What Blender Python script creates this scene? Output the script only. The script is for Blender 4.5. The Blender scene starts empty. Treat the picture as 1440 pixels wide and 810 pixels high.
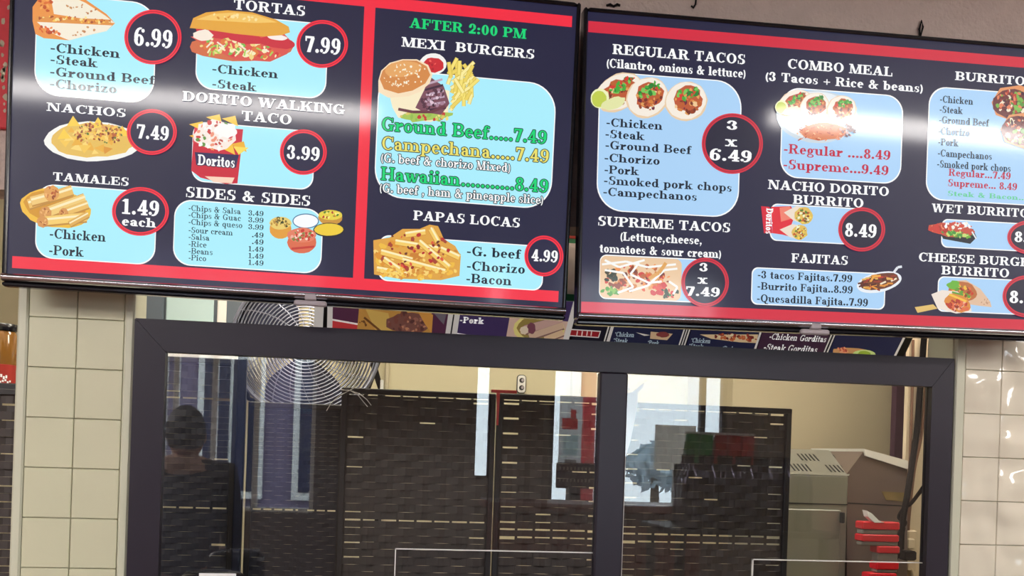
import bpy, math, random
from math import sin, cos, pi, radians as rad
from mathutils import Vector, Matrix
SC = bpy.context.scene
COL = SC.collection

# ------------------------------------------------------------------ camera, sky, lights, exposure
FPX, HY, ROLL, PSI, CD, CZ = 1500.0, 634.0, 0.034, math.atan(1500 / 10300), 2.41, 1.5
F = Vector((sin(PSI), cos(PSI), 0)); R0 = Vector((cos(PSI), -sin(PSI), 0)); U0 = Vector((0, 0, 1))
RT = R0 * cos(ROLL) + U0 * sin(ROLL); UP = -R0 * sin(ROLL) + U0 * cos(ROLL)
CAM = Vector((0, -CD, CZ))
cd = bpy.data.cameras.new('camera'); cam = bpy.data.objects.new('camera', cd); COL.objects.link(cam)
cd.sensor_width = 36; cd.lens = FPX / 1440 * 36; cd.shift_y = (HY - 405) / 1440; cd.clip_start = .02
m3 = Matrix((RT, UP, -F)).transposed()
cam.matrix_world = Matrix.Translation(CAM) @ m3.to_4x4()
SC.camera = cam
SC.view_settings.view_transform = 'Standard'; SC.view_settings.look = 'None'
SC.view_settings.exposure = 0; SC.view_settings.gamma = 1; SC.view_settings.use_curve_mapping = False
wd = bpy.data.worlds.new('daylight'); SC.world = wd; wd.use_nodes = True
bg = wd.node_tree.nodes['Background']; bg.inputs[0].default_value = (.80, .90, 1, 1); bg.inputs[1].default_value = 9.0
LAMP = 28.0          # strength of the dining room ceiling lights
KLAMP = 22.0         # strength of the kitchen ceiling lights
SCREEN = 1.0         # brightness of the two displays

def ray(px, py): return F + RT * ((px - 720) / FPX) + UP * ((HY - py) / FPX)
def pt(px, py, Y):
    d = ray(px, py); return CAM + d * ((Y + CD) / d.y)
def lin(c):
    return tuple((x / 255 / 12.92) if x / 255 <= .04045 else ((x / 255 + .055) / 1.055) ** 2.4 for x in c)

# ------------------------------------------------------------------ materials
def mat(name, col, rough=.6, metal=0, spec=.5, bump=None, bscale=40, vary=0, vscale=8, emit=None, es=0, coat=0, bd=.01, detail=3):
    m = bpy.data.materials.new(name); m.use_nodes = True; nt = m.node_tree; b = nt.nodes['Principled BSDF']
    c = lin(col) + (1,)
    b.inputs['Base Color'].default_value = c; b.inputs['Roughness'].default_value = rough
    b.inputs['Metallic'].default_value = metal; b.inputs['Specular IOR Level'].default_value = spec
    b.inputs['Coat Weight'].default_value = coat; b.inputs['Coat Roughness'].default_value = .08
    if emit: b.inputs['Emission Color'].default_value = lin(emit) + (1,); b.inputs['Emission Strength'].default_value = es
    if vary or bump:
        tc = nt.nodes.new('ShaderNodeTexCoord')
    if vary:
        n = nt.nodes.new('ShaderNodeTexNoise'); n.inputs['Scale'].default_value = vscale; n.inputs['Detail'].default_value = 5
        r = nt.nodes.new('ShaderNodeMapRange'); r.inputs[3].default_value = 1 - vary; r.inputs[4].default_value = 1 + vary
        x = nt.nodes.new('ShaderNodeMix'); x.data_type = 'RGBA'; x.blend_type = 'MULTIPLY'; x.inputs[0].default_value = 1
        x.inputs[6].default_value = c
        nt.links.new(tc.outputs['Object'], n.inputs['Vector']); nt.links.new(n.outputs[0], r.inputs[0])
        nt.links.new(r.outputs[0], x.inputs[7]); nt.links.new(x.outputs[2], b.inputs['Base Color'])
    if bump:
        n = nt.nodes.new('ShaderNodeTexNoise'); n.inputs['Scale'].default_value = bscale; n.inputs['Detail'].default_value = detail
        p = nt.nodes.new('ShaderNodeBump'); p.inputs['Strength'].default_value = bump; p.inputs['Distance'].default_value = bd
        nt.links.new(tc.outputs['Object'], n.inputs['Vector']); nt.links.new(n.outputs[0], p.inputs['Height'])
        nt.links.new(p.outputs[0], b.inputs['Normal'])
    return m
def display_mat():
    m = bpy.data.materials.new('lit_display'); m.use_nodes = True; nt = m.node_tree; b = nt.nodes['Principled BSDF']
    a = nt.nodes.new('ShaderNodeAttribute'); a.attribute_name = 'Col'
    b.inputs['Base Color'].default_value = (.006, .006, .008, 1); b.inputs['Roughness'].default_value = .42; b.inputs['Coat Weight'].default_value = .7; b.inputs['Specular IOR Level'].default_value = .36; b.inputs['Coat Roughness'].default_value = .085
    nt.links.new(a.outputs['Color'], b.inputs['Emission Color']); b.inputs['Emission Strength'].default_value = SCREEN
    return m
def print_mat():
    m = bpy.data.materials.new('printed_panel'); m.use_nodes = True; nt = m.node_tree; b = nt.nodes['Principled BSDF']
    a = nt.nodes.new('ShaderNodeAttribute'); a.attribute_name = 'Col'
    nt.links.new(a.outputs['Color'], b.inputs['Base Color']); b.inputs['Roughness'].default_value = .4
    nt.links.new(a.outputs['Color'], b.inputs['Emission Color']); b.inputs['Emission Strength'].default_value = .45
    return m
def glass_mat():
    m = bpy.data.materials.new('clear_glass'); m.use_nodes = True; nt = m.node_tree; nt.nodes.clear()
    o = nt.nodes.new('ShaderNodeOutputMaterial'); t = nt.nodes.new('ShaderNodeBsdfTransparent'); g = nt.nodes.new('ShaderNodeBsdfGlossy')
    g.inputs['Roughness'].default_value = 0; t.inputs[0].default_value = (.97, .985, .98, 1)
    x = nt.nodes.new('ShaderNodeMixShader'); x.inputs[0].default_value = .065
    nt.links.new(t.outputs[0], x.inputs[1]); nt.links.new(g.outputs[0], x.inputs[2]); nt.links.new(x.outputs[0], o.inputs[0])
    return m
M = dict(
    display=display_mat(), printed=print_mat(), glass=glass_mat(),
    black=mat('glossy_black_plastic', (22, 22, 28), .18), black_matte=mat('matte_black_plastic', (24, 24, 28), .5),
    chrome=mat('polished_chrome', (205, 205, 210), .22, 1), clear_plastic=mat('grey_plastic', (175, 165, 170), .3),
    frame=mat('dark_bronze_aluminium', (42, 37, 48), .36, .0, .45, vary=.15, vscale=6),
    tile=mat('cream_tile', (206, 204, 175), .32, vary=.05, vscale=5, bump=.06, bscale=30),
    tile_gloss=mat('glossy_cream_tile', (232, 224, 204), .07, vary=.04, vscale=6, bump=.75, bscale=15, bd=.03, detail=0, coat=.5),
    grout=mat('grout', (222, 220, 196), .7), trimtile=mat('pale_tile_trim', (206, 206, 184), .35),
    stucco=mat('stucco', (206, 186, 176), .9, vary=.16, vscale=14, bump=.55, bscale=90),
    wallk=mat('beige_paint', (206, 196, 164), .75, vary=.04), wallp=mat('beige_paint_side', (190, 178, 152), .8, vary=.04),  # wallp: the beige wall paint again, darkened for planes in shade
    walld=mat('dining_wall_paint', (120, 108, 100), .85), floor=mat('brown_floor_tile', (105, 70, 56), .5, vary=.2),
    ceil=mat('grey_white_ceiling', (150, 148, 146), .9, vary=.05, vscale=30),
    wick=mat('dark_woven_strip', (60, 52, 50), .55, vary=.25, vscale=30), wickblue=mat('navy_woven_strip', (42, 42, 56), .55, vary=.2, vscale=40),
    wickf=mat('dark_screen_frame', (34, 30, 32), .5),
    steel=mat('brushed_steel', (150, 150, 142), .32, .5, vary=.08), white=mat('white_enamel', (232, 230, 226), .4),
    red=mat('red_plastic', (205, 30, 45), .3), redp=mat('red_painted_board', (214, 50, 60), .6, vary=.12, vscale=60), grey=mat('grey_plastic_body', (128, 122, 118), .5),
    wire=mat('fan_wire', (160, 164, 182), .35, .6), blade=mat('fan_blade', (74, 78, 104), .4, .3), navy=mat('dark_metal', (40, 42, 58), .4, .5),
    amber=mat('amber_drink', (126, 86, 36), .12, coat=.6), redlab=mat('red_label', (160, 44, 36), .4), paper=mat('white_paper', (240, 240, 240), .7),
    maroon=mat('maroon_cloth', (66, 34, 54), .8), cream=mat('cream_plastic', (216, 200, 176), .5), cord=mat('black_cord', (16, 13, 15), .85, 0, .15),
    brown=mat('brown_cord', (110, 78, 62), .6), cloth=mat('white_cloth', (240, 243, 248), .9), redtape=mat('red_tape', (226, 62, 62), .5),
    dot=mat('dark_print', (30, 30, 34), .6), wood=mat('red_brown_table', (116, 60, 48), .4, vary=.15),
    lamp=mat('light_lens', (255, 255, 255), .5, emit=(255, 250, 246), es=LAMP), klamp=mat('kitchen_light_lens', (255, 255, 255), .5, emit=(255, 246, 226), es=KLAMP),
    skin=mat('skin', (196, 150, 122), .5), hair=mat('dark_hair', (26, 22, 22), .6), jacket=mat('dark_jacket', (34, 34, 40), .8), jeans=mat('dark_jeans', (40, 44, 60), .9),
    leaf=mat('tree_leaves', (190, 208, 216), .9, vary=.4, vscale=5), bark=mat('bark', (70, 55, 45), .9), facade=mat('pale_facade', (116, 104, 130), .9, vary=.15), facw=mat('facade_window', (40, 46, 74), .3),  # leaf: paled so the colour carries the haze over distant trees
    asphalt=mat('asphalt', (128, 128, 134), .9, vary=.1), bottle=mat('dark_bottle', (84, 78, 96), .12, .7), green=mat('green_packet', (50, 150, 70), .3), redpk=mat('red_packet', (200, 46, 54), .3), green_edge=mat('green_sign_edge', (30, 120, 80), .4),
    slate=mat('slate_grey_enamel', (88, 100, 112), .4), steel_dark=mat('worn_side_steel', (122, 106, 102), .3, .4, vary=.12, vscale=5),  # steel_dark: brownish reflections put into the side panel colour
    kraft=mat('tan_paper', (172, 160, 146), .8), pale_blue=mat('pale_blue_panel', (186, 212, 214), .6),
)

# ------------------------------------------------------------------ mesh helpers
class MB:
    def __init__(s): s.v = []; s.f = []; s.c = []
    def add(s, vs, fs, col=None):
        o = len(s.v); s.v += [tuple(v) for v in vs]; s.f += [tuple(i + o for i in f) for f in fs]; s.c += [col] * len(fs); return s
    def box(s, a, b, col=None):
        x0, y0, z0 = [min(p, q) for p, q in zip(a, b)]; x1, y1, z1 = [max(p, q) for p, q in zip(a, b)]
        return s.add([(x0, y0, z0), (x1, y0, z0), (x1, y1, z0), (x0, y1, z0), (x0, y0, z1), (x1, y0, z1), (x1, y1, z1), (x0, y1, z1)],
                     [(0, 3, 2, 1), (4, 5, 6, 7), (0, 1, 5, 4), (1, 2, 6, 5), (2, 3, 7, 6), (3, 0, 4, 7)], col)
    def bbox(s, a, b, e=.003):           # box with chamfered edges
        x0, y0, z0 = [min(p, q) for p, q in zip(a, b)]; x1, y1, z1 = [max(p, q) for p, q in zip(a, b)]
        e = min(e, (x1 - x0) / 3, (y1 - y0) / 3, (z1 - z0) / 3); vs = []
        for z, k in ((z0, e), (z0 + e, 0), (z1 - e, 0), (z1, e)):
            X0, X1, Y0, Y1 = x0 + k, x1 - k, y0 + k, y1 - k
            vs += [(X0 + e, Y0, z), (X1 - e, Y0, z), (X1, Y0 + e, z), (X1, Y1 - e, z), (X1 - e, Y1, z), (X0 + e, Y1, z), (X0, Y1 - e, z), (X0, Y0 + e, z)]
        fs = [tuple(range(7, -1, -1)), tuple(range(24, 32))]
        for r in range(3):
            for i in range(8):
                j = (i + 1) % 8; fs.append((r * 8 + i, r * 8 + j, r * 8 + 8 + j, r * 8 + 8 + i))
        return s.add(vs, fs)
    def prism(s, poly, d):               # poly: list of 3D points, extruded by d
        n = len(poly); p = [Vector(q) for q in poly]; d = Vector(d)
        return s.add(p + [q + d for q in p], [tuple(range(n - 1, -1, -1)), tuple(range(n, 2 * n))] + [(i, (i + 1) % n, n + (i + 1) % n, n + i) for i in range(n)])
    def tube(s, pts, r, n=8, closed=False):
        P = [Vector(p) for p in pts]; m = len(P); vs = []; up = None
        for i, p in enumerate(P):
            a = P[(i - 1) % m] if (i or closed) else p; b = P[(i + 1) % m] if (i < m - 1 or closed) else p
            t = (b - a).normalized()
            if up is None: up = t.orthogonal().normalized()
            up = (up - t * up.dot(t)).normalized(); q = t.cross(up)
            rr = r[i] if isinstance(r, (list, tuple)) else r
            vs += [p + (up * cos(2 * pi * k / n) + q * sin(2 * pi * k / n)) * rr for k in range(n)]
        fs = []
        for i in range(m if closed else m - 1):
            j = (i + 1) % m
            fs += [(i * n + k, i * n + (k + 1) % n, j * n + (k + 1) % n, j * n + k) for k in range(n)]
        if not closed: fs += [tuple(range(n - 1, -1, -1)), tuple(range((m - 1) * n, m * n))]
        return s.add(vs, fs)
    def lathe(s, prof, c=(0, 0, 0), n=24, axis='z'):
        vs = []; m = len(prof)
        for r, z in prof:
            for k in range(n):
                a = 2 * pi * k / n
                q = (r * cos(a), r * sin(a), z) if axis == 'z' else (r * cos(a), z, r * sin(a))
                vs.append((q[0] + c[0], q[1] + c[1], q[2] + c[2]))
        fs = [(i * n + k, i * n + (k + 1) % n, (i + 1) * n + (k + 1) % n, (i + 1) * n + k) for i in range(m - 1) for k in range(n)]
        fs += [tuple(range(n - 1, -1, -1)), tuple(range((m - 1) * n, m * n))]
        return s.add(vs, fs)
    def ball(s, c, r, n=10, k=6, sq=(1, 1, 1)):
        return s.lathe_s([(r * sin(pi * i / k), -r * cos(pi * i / k)) for i in range(k + 1)], c, n, sq)
    def lathe_s(s, prof, c, n, sq):
        t = MB(); t.lathe([(max(p[0], 1e-4), p[1]) for p in prof], (0, 0, 0), n)
        return s.add([(v[0] * sq[0] + c[0], v[1] * sq[1] + c[1], v[2] * sq[2] + c[2]) for v in t.v], t.f)
WM = {}
def tag(o, label=None, cat=None, group=None, kind=None):
    if label: o['label'] = label
    if cat: o['category'] = cat
    if group: o['group'] = group
    if kind: o['kind'] = kind
    return o
def thing(name, label, cat, loc=(0, 0, 0), mw=None, group=None, kind=None):
    o = bpy.data.objects.new(name, None); COL.objects.link(o); o.empty_display_size = .05
    o.matrix_world = mw if mw is not None else Matrix.Translation(loc)
    WM[o] = (mw if mw is not None else Matrix.Translation(loc)).copy()
    return tag(o, label, cat, group, kind)
def obj(name, mb, m, parent=None, local=False, smooth=False, label=None, loc=None):
    vs = mb.v
    o = None
    W = WM.get(parent, Matrix()) if parent else (Matrix.Translation(loc) if loc else Matrix())
    if not local and (parent or loc):
        inv = W.inverted(); vs = [tuple(inv @ Vector(v)) for v in vs]
    me = bpy.data.meshes.new(name); me.from_pydata(vs, [], mb.f)
    if smooth:
        me.polygons.foreach_set('use_smooth', [True] * len(me.polygons))
        try: me.set_sharp_from_angle(angle=rad(40))
        except Exception: pass
    if any(mb.c):
        at = me.color_attributes.new('Col', 'FLOAT_COLOR', 'CORNER'); dat = []
        cache = {}
        for p, c in zip(me.polygons, mb.c):
            if c not in cache: cache[c] = lin(c) + (1.0,)
            dat += list(cache[c]) * p.loop_total
        at.data.foreach_set('color', dat)
    me.update(); o = bpy.data.objects.new(name, me); COL.objects.link(o)
    if m: me.materials.append(M[m] if isinstance(m, str) else m)
    if parent: o.parent = parent; WM[o] = W
    elif loc: o.location = loc
    if label: o['label'] = label
    return o
def struct(name, mb, m, parent=None, smooth=False):
    o = obj(name, mb, m, parent, smooth=smooth)
    if not parent: o['kind'] = 'structure'
    return o
def dup(root, loc=None, label=None):
    r = root.copy(); COL.objects.link(r)
    if loc is not None: r.location = loc
    if label: r['label'] = label
    for ch in list(root.children):
        c = ch.copy(); COL.objects.link(c); c.parent = r
        for g in list(ch.children):
            d = g.copy(); COL.objects.link(d); d.parent = c
    return r

# ------------------------------------------------------------------ serif lettering drawn as polygons
def glyph(ch, S, T):
    P = []
    def R(x0, y0, x1, y1): P.append([(x0, y0), (x1, y0), (x1, y1), (x0, y1)])
    def D(x0, y0, x1, y1, w): P.append([(x0, y0), (x0 + w, y0), (x1 + w, y1), (x1, y1)])
    def C(x, y, r): P.append([(x + r * cos(k * pi / 5), y + r * sin(k * pi / 5)) for k in range(10)])
    def O(cx, cy, rx, ry, a0=0, a1=360, s=None):
        s = s or S; n = max(4, int((a1 - a0) / 22))
        for k in range(n):
            a, b = rad(a0 + (a1 - a0) * k / n), rad(a0 + (a1 - a0) * (k + 1) / n)
            P.append([(cx + (rx - s) * cos(a), cy + (ry - T) * sin(a)), (cx + rx * cos(a), cy + ry * sin(a)),
                      (cx + rx * cos(b), cy + ry * sin(b)), (cx + (rx - s) * cos(b), cy + (ry - T) * sin(b))])
    def V(x, y0, y1, b=1, t=1):
        R(x, y0, x + S, y1); e = .1
        if b: R(x - e, y0, x + S + e, y0 + T)
        if t: R(x - e, y1 - T, x + S + (e if t == 1 else 0), y1)
    w = .7; X = .66
    if ch == 'A': D(.08, 0, .42, 1, T * 1.3); D(.66, 0, .36, 1, S * 1.1); R(.24, .28, .72, .28 + T); R(0, 0, .34, T); R(.54, 0, 1.02, T); w = 1.02
    elif ch == 'B': V(.1, 0, 1); R(.2, 1 - T, .5, 1); R(.2, .5 - T / 2, .52, .5 + T / 2); R(.2, 0, .52, T); O(.48, .75 - T / 4, .34, .25 + T / 4, -90, 90); O(.5, .26, .37, .26, -90, 90); w = .9
    elif ch == 'C': O(.48, .5, .45, .52, 48, 318); R(.76, .64, .84, .99); w = .88
    elif ch == 'D': V(.1, 0, 1); R(.2, 1 - T, .5, 1); R(.2, 0, .5, T); O(.46, .5, .48, .5, -90, 90); w = .97
    elif ch == 'E': V(.1, 0, 1); R(.1, 1 - T, .78, 1); R(.1, 0, .82, T); R(.2, .46, .56, .46 + T); R(.78 - T, .68, .78, 1); R(.82 - T, 0, .82, .34); R(.55 - T / 2, .34, .55 + T / 2, .66); w = .85
    elif ch == 'F': V(.1, 0, 1); R(.1, 1 - T, .76, 1); R(.2, .46, .56, .46 + T); R(.76 - T, .66, .76, 1); R(.55 - T / 2, .34, .55 + T / 2, .66); w = .8
    elif ch == 'G': O(.48, .5, .45, .52, 48, 330); V(.64, .02, .46, 0, 1); R(.76, .66, .84, .99); w = .98
    elif ch == 'H': V(.1, 0, 1); V(.72, 0, 1); R(.2, .46, .8, .46 + T); w = 1.05
    elif ch == 'I': V(.12, 0, 1); w = .46
    elif ch == 'J': V(.32, .24, 1, 0, 1); O(.27, .24, .05 + S, .26, 180, 360); C(.1, .26, .1); w = .66
    elif ch == 'K': V(.1, 0, 1); D(.3, .40, .74, 1, T * 1.3); D(.66, 0, .4, .6, S * 1.1); R(.56, 0, 1.0, T); R(.62, 1 - T, .94, 1); w = 1.0
    elif ch == 'L': V(.1, 0, 1); R(.1, 0, .78, T); R(.78 - T, 0, .78, .38); w = .82
    elif ch == 'M': R(.12, 0, .12 + T, 1); D(.46, 0, .1, 1, S); D(.54, 0, .86, 1, T); V(.86, 0, 1); R(0, 0, .32, T); R(0, 1 - T, .2, 1); w = 1.2
    elif ch == 'N': R(.12, 0, .12 + T, 1); D(.66, 0, .1, 1, S * 1.15); R(.82, 0, .82 + T, 1); R(0, 0, .34, T); R(.66, 1 - T, 1.04, 1); R(0, 1 - T, .2, 1); w = 1.04
    elif ch == 'O': O(.49, .5, .45, .52); w = .98
    elif ch == 'Q': O(.49, .5, .45, .52); D(.62, -.24, .42, .14, S); R(.62, -.24, .98, -.24 + T * 1.2); w = .98
    elif ch == 'P': V(.1, 0, 1); R(.2, 1 - T, .5, 1); R(.2, .44, .5, .44 + T); O(.48, .72, .36, .28, -90, 90); w = .86
    elif ch == 'R': V(.1, 0, 1); R(.2, 1 - T, .5, 1); R(.2, .46, .5, .46 + T); O(.48, .73, .36, .27, -90, 90); D(.64, 0, .42, .5, S * 1.05); R(.6, 0, 1.0, T); w = .98
    elif ch == 'S': O(.38, .745, .31, .275, 50, 270); O(.38, .27, .33, .29, -130, 90); R(.6, .68, .68, .99); R(.06, .01, .14, .34); w = .76
    elif ch == 'T': V(.34, 0, 1, 1, 0); R(.04, 1 - T, .86, 1); R(.04, .66, .04 + T, 1); R(.86 - T, .66, .86, 1); w = .9
    elif ch == 'U': V(.1, .3, 1, 0, 1); R(.78, .3, .78 + T, 1); R(.64, 1 - T, 1.0, 1); O(.44 + T / 2, .31, .34 + T / 2, .33, 180, 360); w = 1.0
    elif ch == 'W': D(.3, 0, .06, 1, S); D(.38, 0, .62, 1, T); D(.8, 0, .56, 1, S); D(.9, 0, 1.22, 1, T); R(0, 1 - T, .36, 1); R(.5, 1 - T, .86, 1); R(1.08, 1 - T, 1.4, 1); w = 1.4
    elif ch == 'X': D(.62, 0, .1, 1, S * 1.15); D(.1, 0, .76, 1, T * 1.3); R(0, 0, .34, T); R(.54, 0, 1, T); R(0, 1 - T, .44, 1); R(.64, 1 - T, .98, 1); w = .98
    elif ch == 'a': R(.36, 0, .36 + S, .46); R(.36, 0, .68, T); O(.31, .2, .27, .21); O(.36 + S - .27, .42, .27, .26, 0, 150); C(.14, .5, .09); w = .68
    elif ch == 'b': V(.06, 0, 1, 0, 2); O(.38, .33, .33, .35); w = .74
    elif ch == 'c': O(.34, .33, .3, .35, 50, 318); C(.5, .5, .09); w = .62
    elif ch == 'd': V(.44, 0, 1, 0, 2); R(.44, 0, .78, T); O(.36, .33, .32, .35); w = .78
    elif ch == 'e': O(.33, .33, .3, .35, 0, 318); R(.1, .32, .6, .32 + T); w = .64
    elif ch == 'f': V(.12, 0, .8, 1, 0); O(.12 + S + .02, .76, S + .02, .26, 60, 180); R(.02, X - T, .48, X); C(.46, .9, .08); w = .5
    elif ch == 'g': O(.32, .4, .27, .28); O(.34, -.1, .32, .2, s=S * .6); C(.62, .6, .08); R(.1, .04, .2, .2); w = .7
    elif ch in 'hnm':
        V(.08, 0, 1 if ch == 'h' else X, 1, 2); V(.5, 0, .42, 1, 0); O(.5 + S - .28, .4, .28, .28, 0, 125); w = .84
        if ch == 'm': V(.92, 0, .42, 1, 0); O(.92 + S - .28, .4, .28, .28, 0, 125); w = 1.26
    elif ch == 'i': V(.1, 0, X, 1, 2); C(.1 + S / 2, .88, .12); w = .4
    elif ch == 'j': V(.12, -.05, X, 0, 2); O(.12 + S - .24, -.05, .24, .22, 215, 360); C(-.02, -.16, .08); C(.12 + S / 2, .88, .12); w = .42
    elif ch == 'k': V(.08, 0, 1, 1, 2); D(.26, .25, .52, X, T * 1.3); D(.5, 0, .3, .4, S); R(.44, 0, .84, T); R(.44, X - T, .76, X); w = .82
    elif ch == 'l': V(.1, 0, 1, 1, 2); w = .42
    elif ch == 'o': O(.34, .33, .31, .35); w = .68
    elif ch == 'p': V(.08, -.28, X, 1, 2); O(.4, .33, .33, .35); w = .76
    elif ch == 'q': V(.46, -.28, X, 1, 0); O(.36, .33, .32, .35); w = .76
    elif ch == 'r': V(.08, 0, X, 1, 2); C(.5, .54, .11); O(.48, .38, .24, .28, 85, 180); w = .62
    elif ch == 's': O(.28, .485, .22, .185, 60, 270, S * .8); O(.28, .185, .24, .205, -120, 90, S * .8); R(.42, .44, .48, .66); R(.06, .02, .12, .24); w = .56
    elif ch == 't': R(.12, .12, .12 + S, .88); R(0, X - T, .42, X); O(.12 + S, .15, S, .17, 180, 320); w = .48
    elif ch == 'u': V(.08, .25, X, 0, 2); O(.36, .26, .28, .28, 180, 310); V(.5, 0, X, 0, 2); R(.5, 0, .82, T); w = .84
    elif ch == 'w': D(.24, 0, .04, X, S); D(.32, 0, .48, X, T); D(.58, 0, .4, X, S); D(.68, 0, .88, X, T); R(0, X - T, .32, X); R(.78, X - T, 1.02, X); w = 1.02
    elif ch == 'x': D(.44, 0, .08, X, S); D(.1, 0, .52, X, T * 1.3); R(0, 0, .28, T); R(.36, 0, .76, T); R(0, X - T, .34, X); R(.44, X - T, .74, X); w = .75
    elif ch == 'z': R(.04, X - T, .56, X); R(.04, 0, .58, T); D(.04, 0, .56 - S, X, S); R(.04, X - .2, .1, X); R(.52, 0, .58, .22); w = .62
    elif ch == '0': O(.36, .5, .32, .52); w = .72
    elif ch == '1': V(.24, 0, 1, 1, 0); P.append([(.04, .84), (.24, .8), (.24, 1)]); R(.08, 0, .24, T); R(.4, 0, .62, T); w = .66
    elif ch == '2': O(.34, .7, .3, .32, -25, 170); D(.05, .06, .44, .56, S * .9); R(.04, 0, .64, T * 2); C(.15, .68, .12); w = .7
    elif ch == '3': O(.32, .75, .29, .27, -90, 150); O(.32, .27, .32, .29, -150, 90); C(.13, .76, .11); C(.12, .24, .12); w = .7
    elif ch == '4': V(.36, 0, 1, 1, 0); R(.02, .24, .7, .24 + T * 1.3); D(.02, .26, .38, 1, T * 1.4); w = .74
    elif ch == '6': O(.35, .31, .32, .33); O(.43, .5, .4, .52, 75, 210); C(.6, .84, .11); w = .72
    elif ch == '7': R(.04, .86, .66, 1); D(.18, 0, .44, .9, S * 1.1); R(.04, .68, .04 + T, 1); w = .7
    elif ch == '8': O(.35, .76, .28, .26); O(.35, .26, .32, .28); w = .7
    elif ch == '9': O(.35, .69, .32, .33); O(.27, .5, .4, .52, -105, 30); C(.1, .16, .11); w = .72
    elif ch == '.': C(.16, .12, .13); w = .34
    elif ch == ',': C(.16, .12, .12); D(.04, -.2, .18, .1, .1); w = .34
    elif ch == '-': R(.02, .27, .36, .27 + T * 1.6); w = .42
    elif ch == '*': C(.2, .75, .14); w = .4
    elif ch == ':': C(.16, .12, .13); C(.16, .54, .13); w = .34
    elif ch == '&': O(.38, .26, .34, .28); O(.4, .77, .23, .24, s=S * .8); D(.72, 0, .26, .62, S); R(.64, .46, .98, .46 + T); D(.6, .16, .78, .5, T); w = 1.04
    elif ch == '(': O(.5, .38, .42, .68, 125, 235, S * .7); w = .36
    elif ch == ')': O(-.14, .38, .42, .68, -55, 55, S * .7); w = .36
    elif ch == '+': R(.06, .3, .7, .41); R(.33, .04, .44, .68); w = .76
    elif ch == ' ': w = .38
    return w, P
def lay_text(s, S, T):
    x = 0; out = []
    for ch in s:
        w, P = glyph(ch, S, T)
        out += [[(a + x, b) for a, b in p] for p in P]; x += w + .035
    xs = [a for p in out for a, b in p]
    return out, min(xs), max(xs)

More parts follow.
